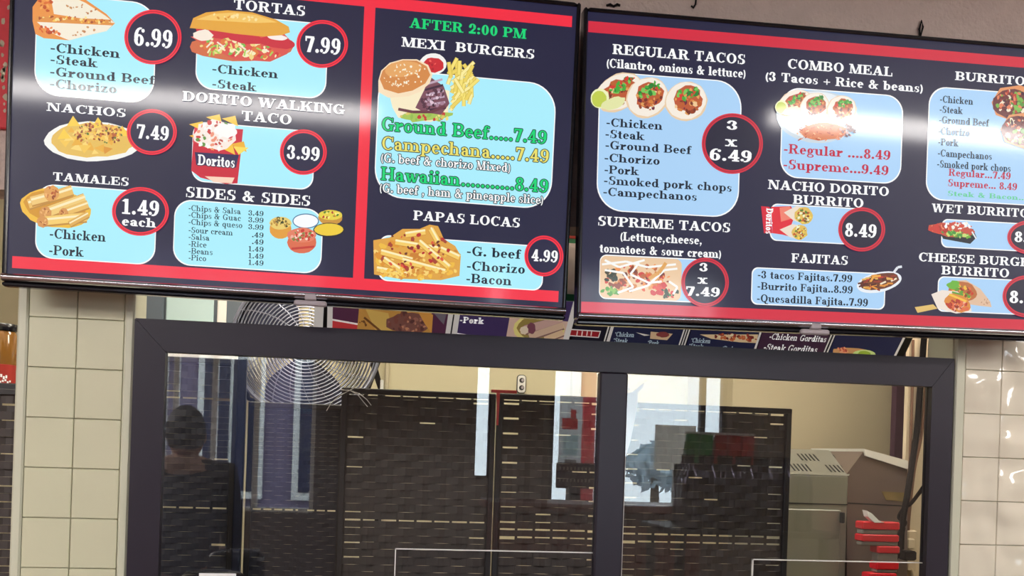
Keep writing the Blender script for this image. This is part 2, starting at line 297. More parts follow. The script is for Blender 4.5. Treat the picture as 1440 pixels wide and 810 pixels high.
# ------------------------------------------------------------------ flat artwork on a plane of its own
class Plane:
    def __init__(s, mw, base=.0): s.mw = mw; s.inv = mw.inverted(); s.o = s.inv @ CAM; s.r = s.inv.to_3x3()
    def __call__(s, px, py):
        d = s.r @ ray(px, py); t = -s.o.y / d.y; q = s.o + d * t; return q.x, q.z
class Art:
    def __init__(s, pl, base): s.pl = pl; s.mb = MB(); s.z = base; s.rnd = random.Random(5)
    def up(s, d=1e-5): s.z += d
    def loc(s, pts, col, d=1.2e-5):                 # polygon in plane coordinates
        s.mb.add([(x, -s.z, z) for x, z in pts], [tuple(range(len(pts)))], tuple(col)); s.z += d
    def poly(s, pts, col): s.loc([s.pl(*p) for p in pts], col)
    def blob(s, cx, cy, rx, ry, col, rough=.08, rot=0, n=18):
        p = []
        for k in range(n):
            a = 2 * pi * k / n; q = 1 + s.rnd.uniform(-rough, rough)
            x, y = rx * q * cos(a), ry * q * sin(a); p.append((cx + x * cos(rot) - y * sin(rot), cy + x * sin(rot) + y * cos(rot)))
        s.poly(p, col)
    def strip(s, x0, y0, x1, y1, w, col):
        dx, dy = x1 - x0, y1 - y0; L = math.hypot(dx, dy) or 1; nx, ny = -dy / L * w / 2, dx / L * w / 2
        s.poly([(x0 + nx, y0 + ny), (x1 + nx, y1 + ny), (x1 - nx, y1 - ny), (x0 - nx, y0 - ny)], col)
    def curve(s, pts, w, col):
        for a, b in zip(pts, pts[1:]): s.strip(*a, *b, w, col)
    def specks(s, cx, cy, rx, ry, n, r0, r1, pal, rot=0):
        for _ in range(n):
            a = s.rnd.uniform(0, 2 * pi); q = math.sqrt(s.rnd.random()); x, y = rx * q * cos(a), ry * q * sin(a)
            r = s.rnd.uniform(r0, r1)
            s.blob(cx + x * cos(rot) - y * sin(rot), cy + x * sin(rot) + y * cos(rot), r, r * s.rnd.uniform(.5, .9), s.rnd.choice(pal), .25, s.rnd.uniform(0, 3), 7)
    def rrect(s, xl, xr, yt, yb, r, col):
        ym, xm = (yt + yb) / 2, (xl + xr) / 2
        x0, x1 = s.pl(xl, ym)[0], s.pl(xr, ym)[0]; z1, z0 = s.pl(xm, yt)[1], s.pl(xm, yb)[1]
        k = (z1 - z0) / (yb - yt); r = min(r * k, (z1 - z0) / 2.02, (x1 - x0) / 2.02)
        def pr(x0, x1, z0, z1, r):
            p = []
            for cx, cz, a in ((x1 - r, z1 - r, 0), (x0 + r, z1 - r, 90), (x0 + r, z0 + r, 180), (x1 - r, z0 + r, 270)):
                p += [(cx + r * cos(rad(a + t)), cz + r * sin(rad(a + t))) for t in range(0, 91, 10)]
            return p
        s.loc(pr(x0, x1, z0, z1, r), col)
    def oval(s, cx, cy, rx, ry, col, n=48):
        s.poly([(cx + rx * cos(2 * pi * k / n), cy + ry * sin(2 * pi * k / n)) for k in range(n)], col)
    def ring(s, cx, cy, rx, ry, w, col, n=56):
        o = [s.pl(cx + rx * cos(2 * pi * k / n), cy + ry * sin(2 * pi * k / n)) for k in range(n)]
        i = [s.pl(cx + (rx - w) * cos(2 * pi * k / n), cy + (ry - w) * sin(2 * pi * k / n)) for k in range(n)]
        s.mb.add([(x, -s.z, z) for x, z in o + i], [(k, (k + 1) % n, n + (k + 1) % n, n + k) for k in range(n)], tuple(col)); s.z += 1e-5
    def text(s, t, xl, yb, xr, h, col, S=.2, T=.085, outline=None, ow=1.0, slope=.07):
        ps, a, b = lay_text(t, S, T)
        u0, v0 = s.pl(xl, yb); u1, _ = s.pl(xr, yb + slope * (xr - xl)); _, v1 = s.pl(xl, yb - h)
        sx, sy = (u1 - u0) / (b - a), v1 - v0; k = sy / h
        def put(dx, dz, c):
            for p in ps: s.mb.add([(u0 + (x - a) * sx + dx, -s.z, v0 + y * sy + dz) for x, y in p], [tuple(range(len(p)))], tuple(c))
            s.z += 1e-5
        if outline:
            for q in range(8): put(ow * k * cos(q * pi / 4), ow * k * sin(q * pi / 4), outline)
            s.z += 3e-5
        put(0, 0, col)
    def done(s, name, parent, m='display', label=None): return obj(name, s.mb, m, parent, local=True, label=label)

# ------------------------------------------------------------------ the setting
ZC = 2.72
PX0, PX1 = -.725, -.485          # tiled pillar
FX0, FX1, FZ = -.483, 1.422, 1.759
MX0, MX1 = pt(839, 560, .02).x, pt(881, 560, 0).x
GX0, GX1, GZ = -.417, pt(1298, 640, .02).x, 1.689
struct('floor', MB().box((-4.2, -5.5, -.1), (5.2, 2.2, 0)), 'floor')
struct('ceiling', MB().box((-4.2, -5.5, ZC), (5.2, 2.2, ZC + .1)), 'ceil')
struct('wall_left', MB().box((-4.3, -5.6, 0), (-4.2, 2.3, ZC)), 'walld')
struct('wall_right', MB().box((5.2, -5.6, 0), (5.3, 2.3, ZC)), 'walld')
struct('wall_back', MB().box((-4.2, 2.0, 0), (5.2, 2.2, ZC)), 'wallk')
struct('wall_front', MB().box((-4.2, 0, 2.02), (5.2, .1, ZC)), 'stucco')
b = MB()                                          # storefront wall behind the camera, with three openings
YS = -5.44
xs = [-4.2, -1.62, -.30, .865, .975, 1.43, 2.80, 5.2]; zs = {1: (1.0, 2.4), 3: (1.3, 2.4), 5: (.95, 2.5)}
for i in range(7):
    if i in zs:
        b.box((xs[i], YS - .12, 0), (xs[i + 1], YS, zs[i][0])); b.box((xs[i], YS - .12, zs[i][1]), (xs[i + 1], YS, ZC))
    else: b.box((xs[i], YS - .12, 0), (xs[i + 1], YS, ZC))
struct('wall_storefront', b, 'walld')
for n, i, mull in ((2, 1, (-1.29, -1.02, -.72)), (3, 3, ()), (4, 5, (1.86, 2.62))):
    w = thing('window_%d' % n, None, None, ((xs[i] + xs[i + 1]) / 2, YS, zs[i][0]), kind='structure')
    f = MB(); x0, x1, (z0, z1) = xs[i], xs[i + 1], zs[i]; t = .03 if mull else .008
    f.box((x0, YS - .08, z0), (x0 + t, YS - .02, z1)); f.box((x1 - t, YS - .08, z0), (x1, YS - .02, z1))
    f.box((x0, YS - .08, z0), (x1, YS - .02, z0 + t)); f.box((x0, YS - .08, z1 - t), (x1, YS - .02, z1))
    for x in mull: f.box((x - .02, YS - .08, z0), (x + .02, YS - .02, z1))
    obj('window_frame', f, 'white' if n == 2 else 'frame', w)
    obj('glass_pane', MB().box((x0 + t, YS - .055, z0 + t), (x1 - t, YS - .05, z1 - t)), 'glass', w)
def tiled(name, x0, x1, z0, z1, tx, xl, zl, m, trims):
    w = MB().box((x0, .006, z0), (x1, .12, z1)); o = struct(name, w, 'grout')
    t = MB(); g = .0008; xx = [x for x in xl]
    for i in range(len(xx) - 1):
        for j in range(len(zl) - 1):
            t.bbox((xx[i] + g, -.002, zl[j] + g), (xx[i + 1] - g, .008, zl[j + 1] - g), .0012)
    obj('tile_facing', t, m, o, smooth=False)
    for a, c in trims: obj('tile_trim', MB().bbox((a, -.006, z0), (c, .012, z1), .004), 'trimtile', o)
zl = [1.0 - .0325 + .1075 * k - .0 for k in range(0, 11)]
zl = [1.215 + .1075 * k for k in range(-2, 8)]
tiled('wall_pillar', PX0, PX1, 0, 2.02, .0975, [-.703, -.604, -.506], zl, 'tile', [(PX0, -.7035), (-.5055, PX1)])
zr = [1.629 + .1065 * k for k in range(-6, 4)]
tiled('wall_front_right', 1.427, 4.2, 0, 2.02, .0975, [1.457 + .0965 * k for k in range(0, 12)], zr, 'tile_gloss', [(1.430, 1.4565)])
struct('wall_front_left', MB().box((-4.2, 0, 0), (-1.7, .12, 2.02)), 'walld')
# kitchen partition standing forward of the back wall, and the beige service column beside the opening
pa, pb = pt(1030, 560, 1.45), pt(1257, 600, 1.45)
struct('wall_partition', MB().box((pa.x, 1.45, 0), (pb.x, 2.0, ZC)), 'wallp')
ca, cb = pt(1276, 560, .95), pt(1350, 560, .95)
struct('wall_column', MB().box((ca.x, .95, 0), (cb.x + .3, .97, ZC)), 'cream')
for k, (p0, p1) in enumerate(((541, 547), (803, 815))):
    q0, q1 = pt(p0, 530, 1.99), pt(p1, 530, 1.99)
    struct('trim_%d' % (k + 1), MB().bbox((q0.x, 1.965, 0), (q1.x, 2.0, ZC), .004), 'wallp')  # darker strips stand in for a ledge shadow and a wall corner

# serving window: dark aluminium frame, two fixed panes each with a serving hole in the lower right corner
win = thing('window_1', None, None, ((FX0 + FX1) / 2, .03, 1.0), kind='structure')
def mem(n, a, c): obj(n, MB().bbox(a, c, .004), 'frame', win)
def mit(n, poly): obj(n, MB().prism([(x, -.012, z) for x, z in poly], (0, .032, 0)), 'frame', win)
e_ = .0006
mit('frame_stile', [(FX0, 1.0), (GX0, 1.0), (GX0, GZ - e_), (FX0, FZ - e_)]); mit('frame_stile', [(FX1, 1.0), (FX1, FZ - e_), (GX1, GZ - e_), (GX1, 1.0)])
mit('frame_header', [(FX0 + e_, FZ), (GX0 + e_, GZ), (GX1 - e_, GZ), (FX1 - e_, FZ)])
mem('mullion', (MX0, -.011, 1.0), (MX1, .0195, GZ)); mem('frame_sill', (FX0, -.012, .98), (FX1, .02, 1.0))
def pane(x0, x1, hx, hz):
    q = [(x0, .006, 1.0), (hx, .006, 1.0), (hx, .006, hz), (x1, .006, hz), (x1, .006, GZ), (x0, .006, GZ)]
    obj('glass_pane', MB().prism(q, (0, .006, 0)), 'glass', win)
    obj('pane_edge', MB().box((hx - .0022, .0052, 1.0), (hx, .0128, hz)).box((hx - .0022, .0052, hz - .0022), (x1, .0128, hz)), 'white', win, label='pale polished edge of the pane')  # white on the edge strips stands in for their glint
h1, h2 = pt(557, 771, .009), pt(1059, 786, .009)
pane(GX0, MX0, h1.x, h1.z); pane(MX1, GX1, h2.x, h2.z)
e = pt(880, 700, .009)
obj('pane_edge', MB().box((MX1 + .001, .005, 1.0), (MX1 + .0045, .013, pt(884, 642, .009).z)), 'white', win, label='pale polished edge of the pane')

# serving counter under the window (below the frame of the photograph, carries what stands at the glass)
ct = thing('service_counter', 'dark stone service counter below the serving window', 'counter', (.4, -.25, 0))
obj('countertop', MB().bbox((-.7, -.5, .94), (2.6, -.026, .98), .006), 'black_matte', ct)
obj('cabinet_body', MB().bbox((-.68, -.42, 0), (2.58, -.03, .94), .004), 'walld', ct)

# ceiling lights
def light(x0, x1, y0, y1, label, m='lamp'):
    t = thing('ceiling_light', label, 'light', ((x0 + x1) / 2, (y0 + y1) / 2, ZC - .07))
    obj('housing', MB().bbox((x0 - .03, y0 - .03, ZC - .03), (x1 + .03, y1 + .03, ZC), .006), 'white', t)
    obj('diffuser', MB().bbox((x0, y0, ZC - .07), (x1, y1, ZC - .0305), .012), m, t)
light(-1.80, .02, -2.32, -2.21, 'long white ceiling light in the dining room before the left menu screen')
light(1.52, 3.2, -1.66, -1.55, 'long white ceiling light in the dining room before the right menu screen')
light(-3.8, -2.2, -2.9, -2.20, 'long white ceiling light in the dining room nearest the left wall')  # first of four unseen fill lights added to brighten the dining room
light(3.7, 5.0, -2.4, -1.62, 'long white ceiling light in the dining room nearest the right wall')
light(-3.8, -2.0, -3.9, -3.2, 'broad white ceiling light in the dining room far back by the left wall')
light(4.35, 5.1, -3.9, -2.7, 'broad white ceiling light in the dining room far back by the right wall')
light(-1.0, -.1, .3, .52, 'white kitchen ceiling light in front of the fan', 'klamp')  # unseen light added to brighten the fan from the front
light(-.2, .9, .75, 1.05, 'white kitchen ceiling light above the folding screen', 'klamp')
light(1.15, 2.2, .28, .52, 'white kitchen ceiling light above the steel warmer', 'klamp')  # unseen light set forward to brighten the column and warmer

# ------------------------------------------------------------------ the two menu screens
TW, TH = 1.170, .685
def rotm(a, b, c): return (Matrix.Rotation(b, 4, 'Z') @ Matrix.Rotation(a, 4, 'X') @ Matrix.Rotation(c, 4, 'Y'))
def television(label, a, b, c, x, z, nubx):
    mw = Matrix.Translation((x, -.12, z)) @ rotm(a, b, c)
    t = thing('television', label, 'television', mw=mw, group='menu screens over the serving window')
    w, h = TW / 2, TH / 2
    s = MB().box((-w + .008, 0, -h + .026), (w - .008, .012, h - .008), (33, 33, 62))
    scr = obj('screen', s, 'display', t, local=True)
    bz = MB()
    for A, B in (((-w, -.006, -h + .012), (-w + .0085, .03, h)), ((w - .0085, -.006, -h + .012), (w, .03, h)),
                 ((-w + .0086, -.006, h - .0085), (w - .0086, .03, h))): bz.bbox(A, B, .003)
    obj('bezel', bz, 'black', t, local=True)
    ch = MB(); n = 10
    prof = [(.016 * -sin(pi * k / n) * .9 - .004, -h + .027 - .0165 * (1 - cos(pi * k / n)) / 2) for k in range(n + 1)]
    ch.prism([(-w + .002, y, zz) for y, zz in prof] + [(-w + .002, .02, prof[-1][1]), (-w + .002, .02, prof[0][1])], (TW - .004, 0, 0))
    obj('chrome_lip', ch, 'chrome', t, local=True, smooth=True, label='polished strip along the lower edge')
    obj('lower_edge', MB().bbox((-w, -.004, -h), (w, .03, -h + .0105), .004), 'black', t, local=True)
    obj('rear_housing', MB().bbox((-w + .01, .0302, -h + .02), (w - .01, .058, h - .015), .012), 'black_matte', t, local=True)
    obj('wall_bracket', MB().bbox((-.2, .0585, .06), (.2, .135, .26), .006), 'black_matte', t, local=True)
    k = MB().bbox((nubx - .012, -.019, -h + .008), (nubx + .012, -.004, -h + .022), .002).bbox((nubx - .034, -.016, -h - .004), (nubx + .034, -.002, -h + .008), .003)
    obj('sensor_tab', k, 'clear_plastic', t, local=True)
    return t, scr, Plane(mw)
TVL, SL, LP = television('left menu screen with nachos, tamales and burgers, above the fan', .0406, -.0034, .0083, -.1392, 2.1379, .035)
TVR, SR, RP = television('right menu screen with tacos, fajitas and burritos, cut by the photo edge', .0305, .0155, -.0159, 1.0455, 2.1329, -.035)
RED, RED2, CY, BL, WH, INK, NAVY, NAVY2 = (244, 44, 66), (212, 42, 64), (172, 240, 255), (172, 212, 248), (255, 255, 255), (22, 32, 48), (36, 35, 66), (32, 31, 54)
GRN, YEL, CRIM, EDGE = (20, 216, 120), (238, 226, 110), (196, 24, 62), (18, 30, 40)
def heading(pl, scr, col, *lines):
    a = Art(pl, .0032)
    for t, xl, yb, xr, h in lines: a.text(t, xl, yb, xr, h, col, .235, .1)
    a.done('heading', scr)
def badge(pl, scr, cx, cy, rx, ry, red, inner, label, *lines):
    a = Art(pl, .0036)
    a.oval(cx, cy, rx - 1, ry - 1, inner); a.z += .0001; a.ring(cx, cy, rx, ry, 5.2, red); a.z += .0001
    a.ring(cx, cy, rx - 2.1, ry - 2.1, .9, tuple(int(v * .72) for v in red)); a.z += .0002
    for t, xl, yb, xr, h in lines: a.text(t, xl, yb, xr, h, WH, .235, .11)
    a.done('price_badge', scr, label=label)
def panel(pl, scr, box, col, lines=(), ink=INK, S=.215, T=.09):
    a = Art(pl, .0007); a.rrect(*box, (255, 255, 255)); a.z += .00015
    xl, xr, yt, yb, r = box; a.rrect(xl + 1.4, xr - 1.4, yt + 1.4, yb - 1.4, r, col); a.z += .0017
    for L in lines:
        t, x0, y, x1, h = L[:5]; c = L[5] if len(L) > 5 else ink
        if len(L) > 6: a.text(t, x0, y, x1, h, c, .19, .09, outline=L[6], ow=1.1)
        else: a.text(t, x0, y, x1, h, c, S, T)
    return a.done('item_panel', scr)
def picture(pl, scr, fn, *args, label=None, base=.0011):
    a = Art(pl, base); fn(a, *args); return a.done('food_picture', scr, label=label)

# red borders
a = Art(LP, .0004)
def bar(a, x0, y0, x1, y1, x2, y2, x3, y3, col): a.poly([(x0, y0), (x1, y1), (x2, y2), (x3, y3)], col)
ul, ur, vt, vb = LP(17.3, 366)[0], LP(794, 240)[0], LP(800, 22.4)[1], LP(800, 37.9)[1]
zb0, zb1 = LP(400, 384.6)[1], LP(400, 400.8)[1]
a.loc([(ul, vb), (ur, vb), (ur, vt), (ul, vt)], RED); a.loc([(ul, zb1), (ur, zb1), (ur, zb0), (ul, zb0)], RED)
xa, xb = LP(504.4, 200)[0], LP(520, 200)[0]; a.loc([(xa, zb0), (xb, zb0), (xb, vb), (xa, vb)], RED); a.done('red_border', SL)
a = Art(RP, .0004); ul = RP(822.4, 230)[0]; ur = TW / 2 - .03
vt, vb = RP(1130, 54.8)[1], RP(1130, 70)[1]; zb0, zb1 = RP(1130, 436.8)[1], RP(1130, 451.3)[1]
a.loc([(ul, vb), (ur, vb), (ur, vt), (ul, vt)], RED2); a.loc([(ul, zb1), (ur, zb1), (ur, zb0), (ul, zb0)], RED2); a.done('red_border', SR)

# ---- food pictures (all coordinates are in the photograph's frame, mapped onto the screen's own plane)
GRD = [(190, 96, 44), (150, 66, 36), (214, 130, 62), (120, 52, 34), (226, 160, 90)]
SAL = [(60, 150, 60), (110, 180, 80), (200, 60, 44), (240, 236, 216), (224, 150, 70)]
CHS = [(250, 200, 70), (244, 176, 50), (226, 140, 40), (252, 220, 120)]
def quesadilla(a):
    a.poly([(46, 10), (58, -6), (88, -12), (118, -2), (150, 20), (162, 33), (150, 44), (124, 50), (98, 57), (62, 54), (50, 48), (46, 30)], (236, 150, 70))
    a.poly([(72, -2), (92, -8), (120, 4), (148, 22), (162, 33), (120, 27), (76, 20)], (246, 236, 214))
    a.poly([(52, 31), (110, 33), (158, 36), (150, 44), (124, 50), (98, 57), (80, 50), (64, 42)], (248, 238, 218))
    a.specks(64, 4, 12, 12, 14, 2, 4, [(226, 110, 46), (200, 84, 36), (244, 170, 90)]); a.specks(68, 44, 16, 6, 16, 2, 4, [(224, 96, 42), (190, 70, 34), (240, 150, 80)], .3)
    a.strip(50, 27, 156, 32, 8, (228, 150, 72)); a.specks(104, 28, 52, 4, 46, 1.2, 3, [(250, 226, 150), (216, 116, 46), (250, 200, 90), (170, 80, 40)], .05)
    a.specks(118, 14, 30, 7, 12, 1, 2.6, [(206, 150, 96), (190, 126, 80)], .35); a.specks(118, 44, 26, 5, 9, 1, 2.6, [(206, 150, 96), (196, 132, 84)], -.2)
def torta(a):
    a.blob(340, 66, 72, 20, (214, 110, 70), .04); a.poly([(268, 52), (282, 60), (330, 84), (380, 87), (404, 76), (411, 60), (400, 48), (340, 44)], (222, 86, 76))
    a.specks(338, 66, 60, 14, 70, 2, 5, [(214, 54, 60), (246, 236, 190), (240, 214, 130), (226, 120, 60), (120, 190, 80)], .12)
    for x, y in ((300, 46), (345, 54), (390, 60)): a.blob(x, y, 26, 8, (208, 46, 62), .08, .15); 
    a.blob(390, 53, 14, 4, (250, 238, 232), .05, .1); a.blob(286, 50, 14, 8, (250, 236, 220), .1)
    for k in range(26):
        x = 292 + a.rnd.random() * 96; y = 58 + a.rnd.random() * 14 + (x - 290) * .06; a.strip(x, y, x + a.rnd.uniform(-10, 10), y + a.rnd.uniform(3, 10), 2.2, a.rnd.choice([(250, 240, 190), (240, 220, 130), (170, 210, 90), (248, 232, 214)]))
    a.poly([(267, 40), (272, 26), (290, 18), (320, 15), (355, 18), (388, 28), (406, 38), (408, 46), (396, 50), (370, 52), (330, 48), (290, 42)], (232, 168, 62))
    a.poly([(276, 28), (300, 20), (330, 18), (362, 22), (390, 32), (360, 33), (310, 30)], (246, 200, 104)); a.specks(330, 25, 34, 4, 16, 1, 3, [(252, 226, 160), (226, 150, 50)], .1)
def nachos(a):
    a.blob(130, 199, 68, 28, (246, 246, 240), .02, .02, 30); a.blob(130, 197, 60, 24, (232, 190, 90), .06, .02, 26)
    for k in range(34):
        an = a.rnd.uniform(0, 6.28); q = a.rnd.uniform(.2, 1); x, y = 130 + 52 * q * cos(an), 196 + 20 * q * sin(an); r = a.rnd.uniform(6, 11); t = a.rnd.uniform(0, 6)
        a.poly([(x + r * cos(t + j * 2.1), y + r * .75 * sin(t + j * 2.1)) for j in range(3)], a.rnd.choice([(244, 200, 84), (236, 176, 60), (250, 216, 120), (222, 150, 50)]))
    for x, y in ((103, 170), (138, 172), (90, 188), (172, 184)): a.poly([(x - 9, y + 8), (x, y - 7), (x + 10, y + 7)], (248, 206, 70))
    a.specks(140, 188, 36, 15, 110, 1.2, 3, GRD + [(240, 200, 110), (90, 120, 50)])
def chipbag(a):
    a.poly([(272, 194), (276, 178), (342, 182), (338, 222), (334, 258), (318, 259), (282, 250), (269, 240)], (206, 34, 56))
    a.poly([(271, 200), (274, 176), (284, 172), (282, 204)], (222, 60, 70)); a.poly([(274, 214), (336, 218), (332, 236), (276, 232)], (44, 40, 84))
    a.text('Doritos', 278, 232, 330, 15, WH, .24, .13, outline=(40, 34, 70), ow=1.2); a.poly([(288, 248), (330, 250), (326, 258), (300, 256)], (250, 214, 190))
    for x, y in ((276, 196), (288, 206), (318, 212), (334, 208), (322, 172), (300, 170), (276, 180)): a.poly([(x - 10, y - 5), (x + 9, y - 9), (x + 13, y + 6)], a.rnd.choice([(248, 200, 60), (240, 180, 50)]))
    a.blob(304, 190, 30, 22, (250, 236, 226), .12); a.specks(302, 190, 28, 20, 60, 1.5, 4, [(208, 60, 60), (250, 250, 246), (250, 250, 246), (190, 80, 70), (240, 150, 120), (96, 150, 60)])
    a.blob(318, 184, 15, 10, (255, 250, 246), .14); a.poly([(328, 206), (350, 208), (336, 218)], (250, 220, 90))
def tamales(a):
    a.blob(78, 293, 50, 27, (240, 190, 60), .03, .15, 28); a.blob(78, 291, 44, 22, (214, 150, 40), .04, .15)
    def roll(x0, y0, x1, y1, w, c, end=True):
        a.strip(x0, y0, x1, y1, w, (196, 140, 60)); a.strip(x0, y0 - 1, x1, y1 - 1, w * .82, c); a.strip(x0, y0 - w * .2, x1, y1 - w * .2, w * .2, (252, 236, 190))
        if end: a.blob(x0, y0, w * .52, w * .55, (216, 150, 80)); a.specks(x0, y0, w * .35, w * .35, 9, 1, 2.4, [(170, 90, 40), (236, 180, 110)])
    roll(102, 268, 40, 288, 16, (236, 190, 100), False); roll(64, 300, 120, 280, 17, (242, 204, 120)); roll(90, 300, 124, 288, 13, (236, 190, 100)); roll(60, 312, 122, 306, 15, (246, 206, 110)); roll(98, 316, 124, 302, 10, (226, 176, 90), False)
    roll(74, 276, 44, 284, 15, (240, 200, 120), False); a.blob(73, 272, 11, 11, (226, 160, 84)); a.specks(73, 272, 9, 9, 20, 1, 2.6, [(186, 90, 40), (240, 180, 110), (150, 70, 30)])
def bowls(a):
    a.blob(430, 311, 18, 10, (250, 252, 255), .02); a.ring(430, 311, 18.6, 10.6, 1.4, (70, 120, 160))
    a.blob(464.5, 306, 17, 11, (206, 150, 60), .02); a.blob(464.5, 302.5, 17, 7, (232, 210, 70), .03); a.specks(464, 302, 13, 5, 18, 1, 2.4, [(90, 130, 40), (190, 60, 40), (250, 236, 130)])
    a.blob(394.5, 322, 15.5, 14, (230, 160, 60), .02); a.blob(394.5, 314, 15.5, 9, (236, 206, 110), .03); a.specks(394, 314, 13, 7, 34, 1, 2.6, [(60, 70, 36), (120, 100, 50), (240, 210, 110), (190, 140, 60)])
    a.oval(462.5, 323.5, 22, 10, (40, 36, 40)); a.blob(462.5, 323, 20.5, 8.6, (240, 206, 60), .02)
    a.blob(424.5, 341, 20.5, 15.5, (222, 110, 76), .02); a.blob(424.5, 331, 20.5, 10.5, (230, 130, 100), .03); a.specks(424, 331, 17, 8, 46, 1.2, 3, [(206, 60, 50), (250, 220, 200), (240, 180, 160), (120, 140, 70)]); a.strip(410, 350, 442, 347, 3, (200, 60, 50))
def burger(a):
    a.blob(609, 90, 19, 15, (246, 244, 240), .02); a.blob(609, 92, 15, 10.5, (206, 44, 52), .06); a.specks(606, 92, 9, 6, 8, 1, 3, [(236, 100, 90), (180, 30, 40)])
    for k in range(46):
        x = 632 + a.rnd.random() * 32; y = 92 + a.rnd.random() * 54; an = a.rnd.uniform(-2.2, -.5); L = a.rnd.uniform(14, 26)
        if x < 640 and y > 130: continue
        dx, dy = L / 2 * cos(an), L / 2 * sin(an); a.strip(x - dx, y - dy, x + dx, y + dy, 5.4, (214, 186, 70)); a.strip(x - dx, y - dy, x + dx, y + dy, 4, a.rnd.choice([(248, 228, 120), (252, 238, 160), (240, 214, 100)]))
    a.poly([(548, 136), (600, 120), (632, 128), (630, 160), (606, 172), (560, 166), (552, 152)], (250, 236, 200))
    a.blob(598, 163, 34, 8, (170, 200, 90), .2, -.1); a.specks(596, 164, 36, 7, 22, 2, 4, [(150, 190, 80), (240, 226, 130), (200, 60, 60), (220, 200, 100)])
    a.poly([(604, 108), (624, 122), (632, 146), (620, 162), (596, 158), (584, 152), (596, 128)], (126, 78, 92))
    for k in range(6): a.strip(596 + k * 1.5, 120 + k * 7, 622 + k, 112 + k * 8, 3, a.rnd.choice([(64, 40, 60), (196, 170, 190)]))
    a.specks(608, 140, 16, 18, 46, 1.5, 3.5, [(86, 50, 66), (170, 130, 150), (226, 200, 214), (60, 36, 50)], .3); a.curve([(560, 154), (580, 158), (606, 158), (626, 150)], 4, (110, 60, 70))
    a.poly([(532, 114), (536, 100), (548, 89), (566, 84), (586, 84), (602, 92), (608, 106), (604, 118), (590, 130), (574, 136), (546, 138), (532, 130)], (250, 226, 190))
    a.poly([(534, 112), (538, 100), (550, 90), (567, 85.5), (586, 86), (600, 94), (605, 106), (598, 118), (580, 128), (560, 132), (540, 126)], (216, 140, 74)); a.blob(566, 98, 26, 11, (232, 168, 100), .05, -.1)
    a.specks(570, 106, 30, 17, 60, .9, 1.8, [(252, 244, 220), (246, 226, 190)], -.1)
def fries(a):
    a.poly([(525, 338), (548, 334), (566, 322), (590, 322), (604, 316), (616, 318), (624, 336), (640, 346), (648, 360), (646, 388), (620, 394), (560, 392), (526, 386)], (226, 166, 70))
    a.specks(586, 360, 58, 30, 70, 2.5, 6, [(240, 190, 70), (206, 130, 50), (250, 214, 120), (170, 70, 50), (226, 150, 50)])
    for x0, y0, x1, y1 in ((536, 354, 580, 366), (556, 340, 616, 350), (590, 340, 632, 376), (566, 366, 626, 382), (530, 378, 572, 386), (606, 322, 616, 340), (570, 330, 598, 326), (620, 350, 646, 362), (540, 364, 566, 382)):
        a.strip(x0, y0, x1, y1, 9.5, (206, 140, 50)); a.strip(x0, y0, x1, y1, 8, (246, 206, 104)); a.strip(x0, y0 - 2, x1, y1 - 2, 2.6, (253, 240, 190))
    a.specks(584, 352, 52, 26, 34, 1.6, 3.6, [(190, 48, 50), (150, 40, 40), (110, 50, 40), (226, 90, 60)]); a.specks(588, 384, 56, 8, 50, 2, 4, [(250, 214, 110), (244, 190, 70), (222, 150, 60)])
def taco(a, x, y, w, h, tilt):
    a.blob(x, y, w, h, (236, 206, 170), .03, tilt, 24); a.blob(x, y - h * .04, w * .93, h * .93, (248, 238, 224), .03, tilt, 24)
    a.blob(x + w * .1, y - h * .12, w * .66, h * .62, (190, 90, 54), .12, tilt + .3); a.specks(x + w * .08, y, w * .6, h * .6, 46, w * .05, w * .14, GRD + [(110, 40, 60), (240, 200, 150)], tilt)
    a.specks(x + w * .1, y - h * .38, w * .55, h * .24, 30, w * .06, w * .15, [(70, 170, 60), (40, 130, 50), (120, 200, 90), (214, 60, 50)], tilt)
def trio(a, x0, y0, k, plate=False):
    def X(x): return x0 + (x - 830) * k
    def Y(y): return y0 + (y - 104) * k
    if plate: a.blob(X(915), Y(157), 82 * k, 53 * k, (200, 214, 224), .01, .05, 36); a.blob(X(915), Y(155), 76 * k, 48 * k, (232, 238, 242), .01, .05, 36)
    for c in ((870, 130, 36, 25, -.5), (910, 138, 31, 28, -.6), (964, 143, 30, 28, -.3)): taco(a, X(c[0]), Y(c[1]), c[2] * k, c[3] * k, c[4])
    a.blob(X(843), Y(139), 13 * k, 14 * k, (240, 244, 190), .02); a.blob(X(842), Y(140), 10.5 * k, 11.5 * k, (196, 210, 80), .03); a.blob(X(862), Y(146), 18 * k, 8 * k, (230, 232, 170), .1, -.3)
    if plate:
        a.blob(X(926), Y(188), 46 * k, 17 * k, (216, 120, 70), .1)
        for q in range(60): x, y = 922 + a.rnd.uniform(-48, 44), 188 + a.rnd.uniform(-14, 16); a.strip(X(x), Y(y), X(x + a.rnd.uniform(-7, 7)), Y(y + a.rnd.uniform(-4, 4)), 2.2 * k, a.rnd.choice([(236, 140, 90), (200, 90, 50), (246, 190, 140), (180, 70, 44)]))
        a.specks(X(974), Y(186), 16 * k, 12 * k, 30, 1, 3, [(120, 60, 66), (200, 150, 150), (90, 40, 50)])
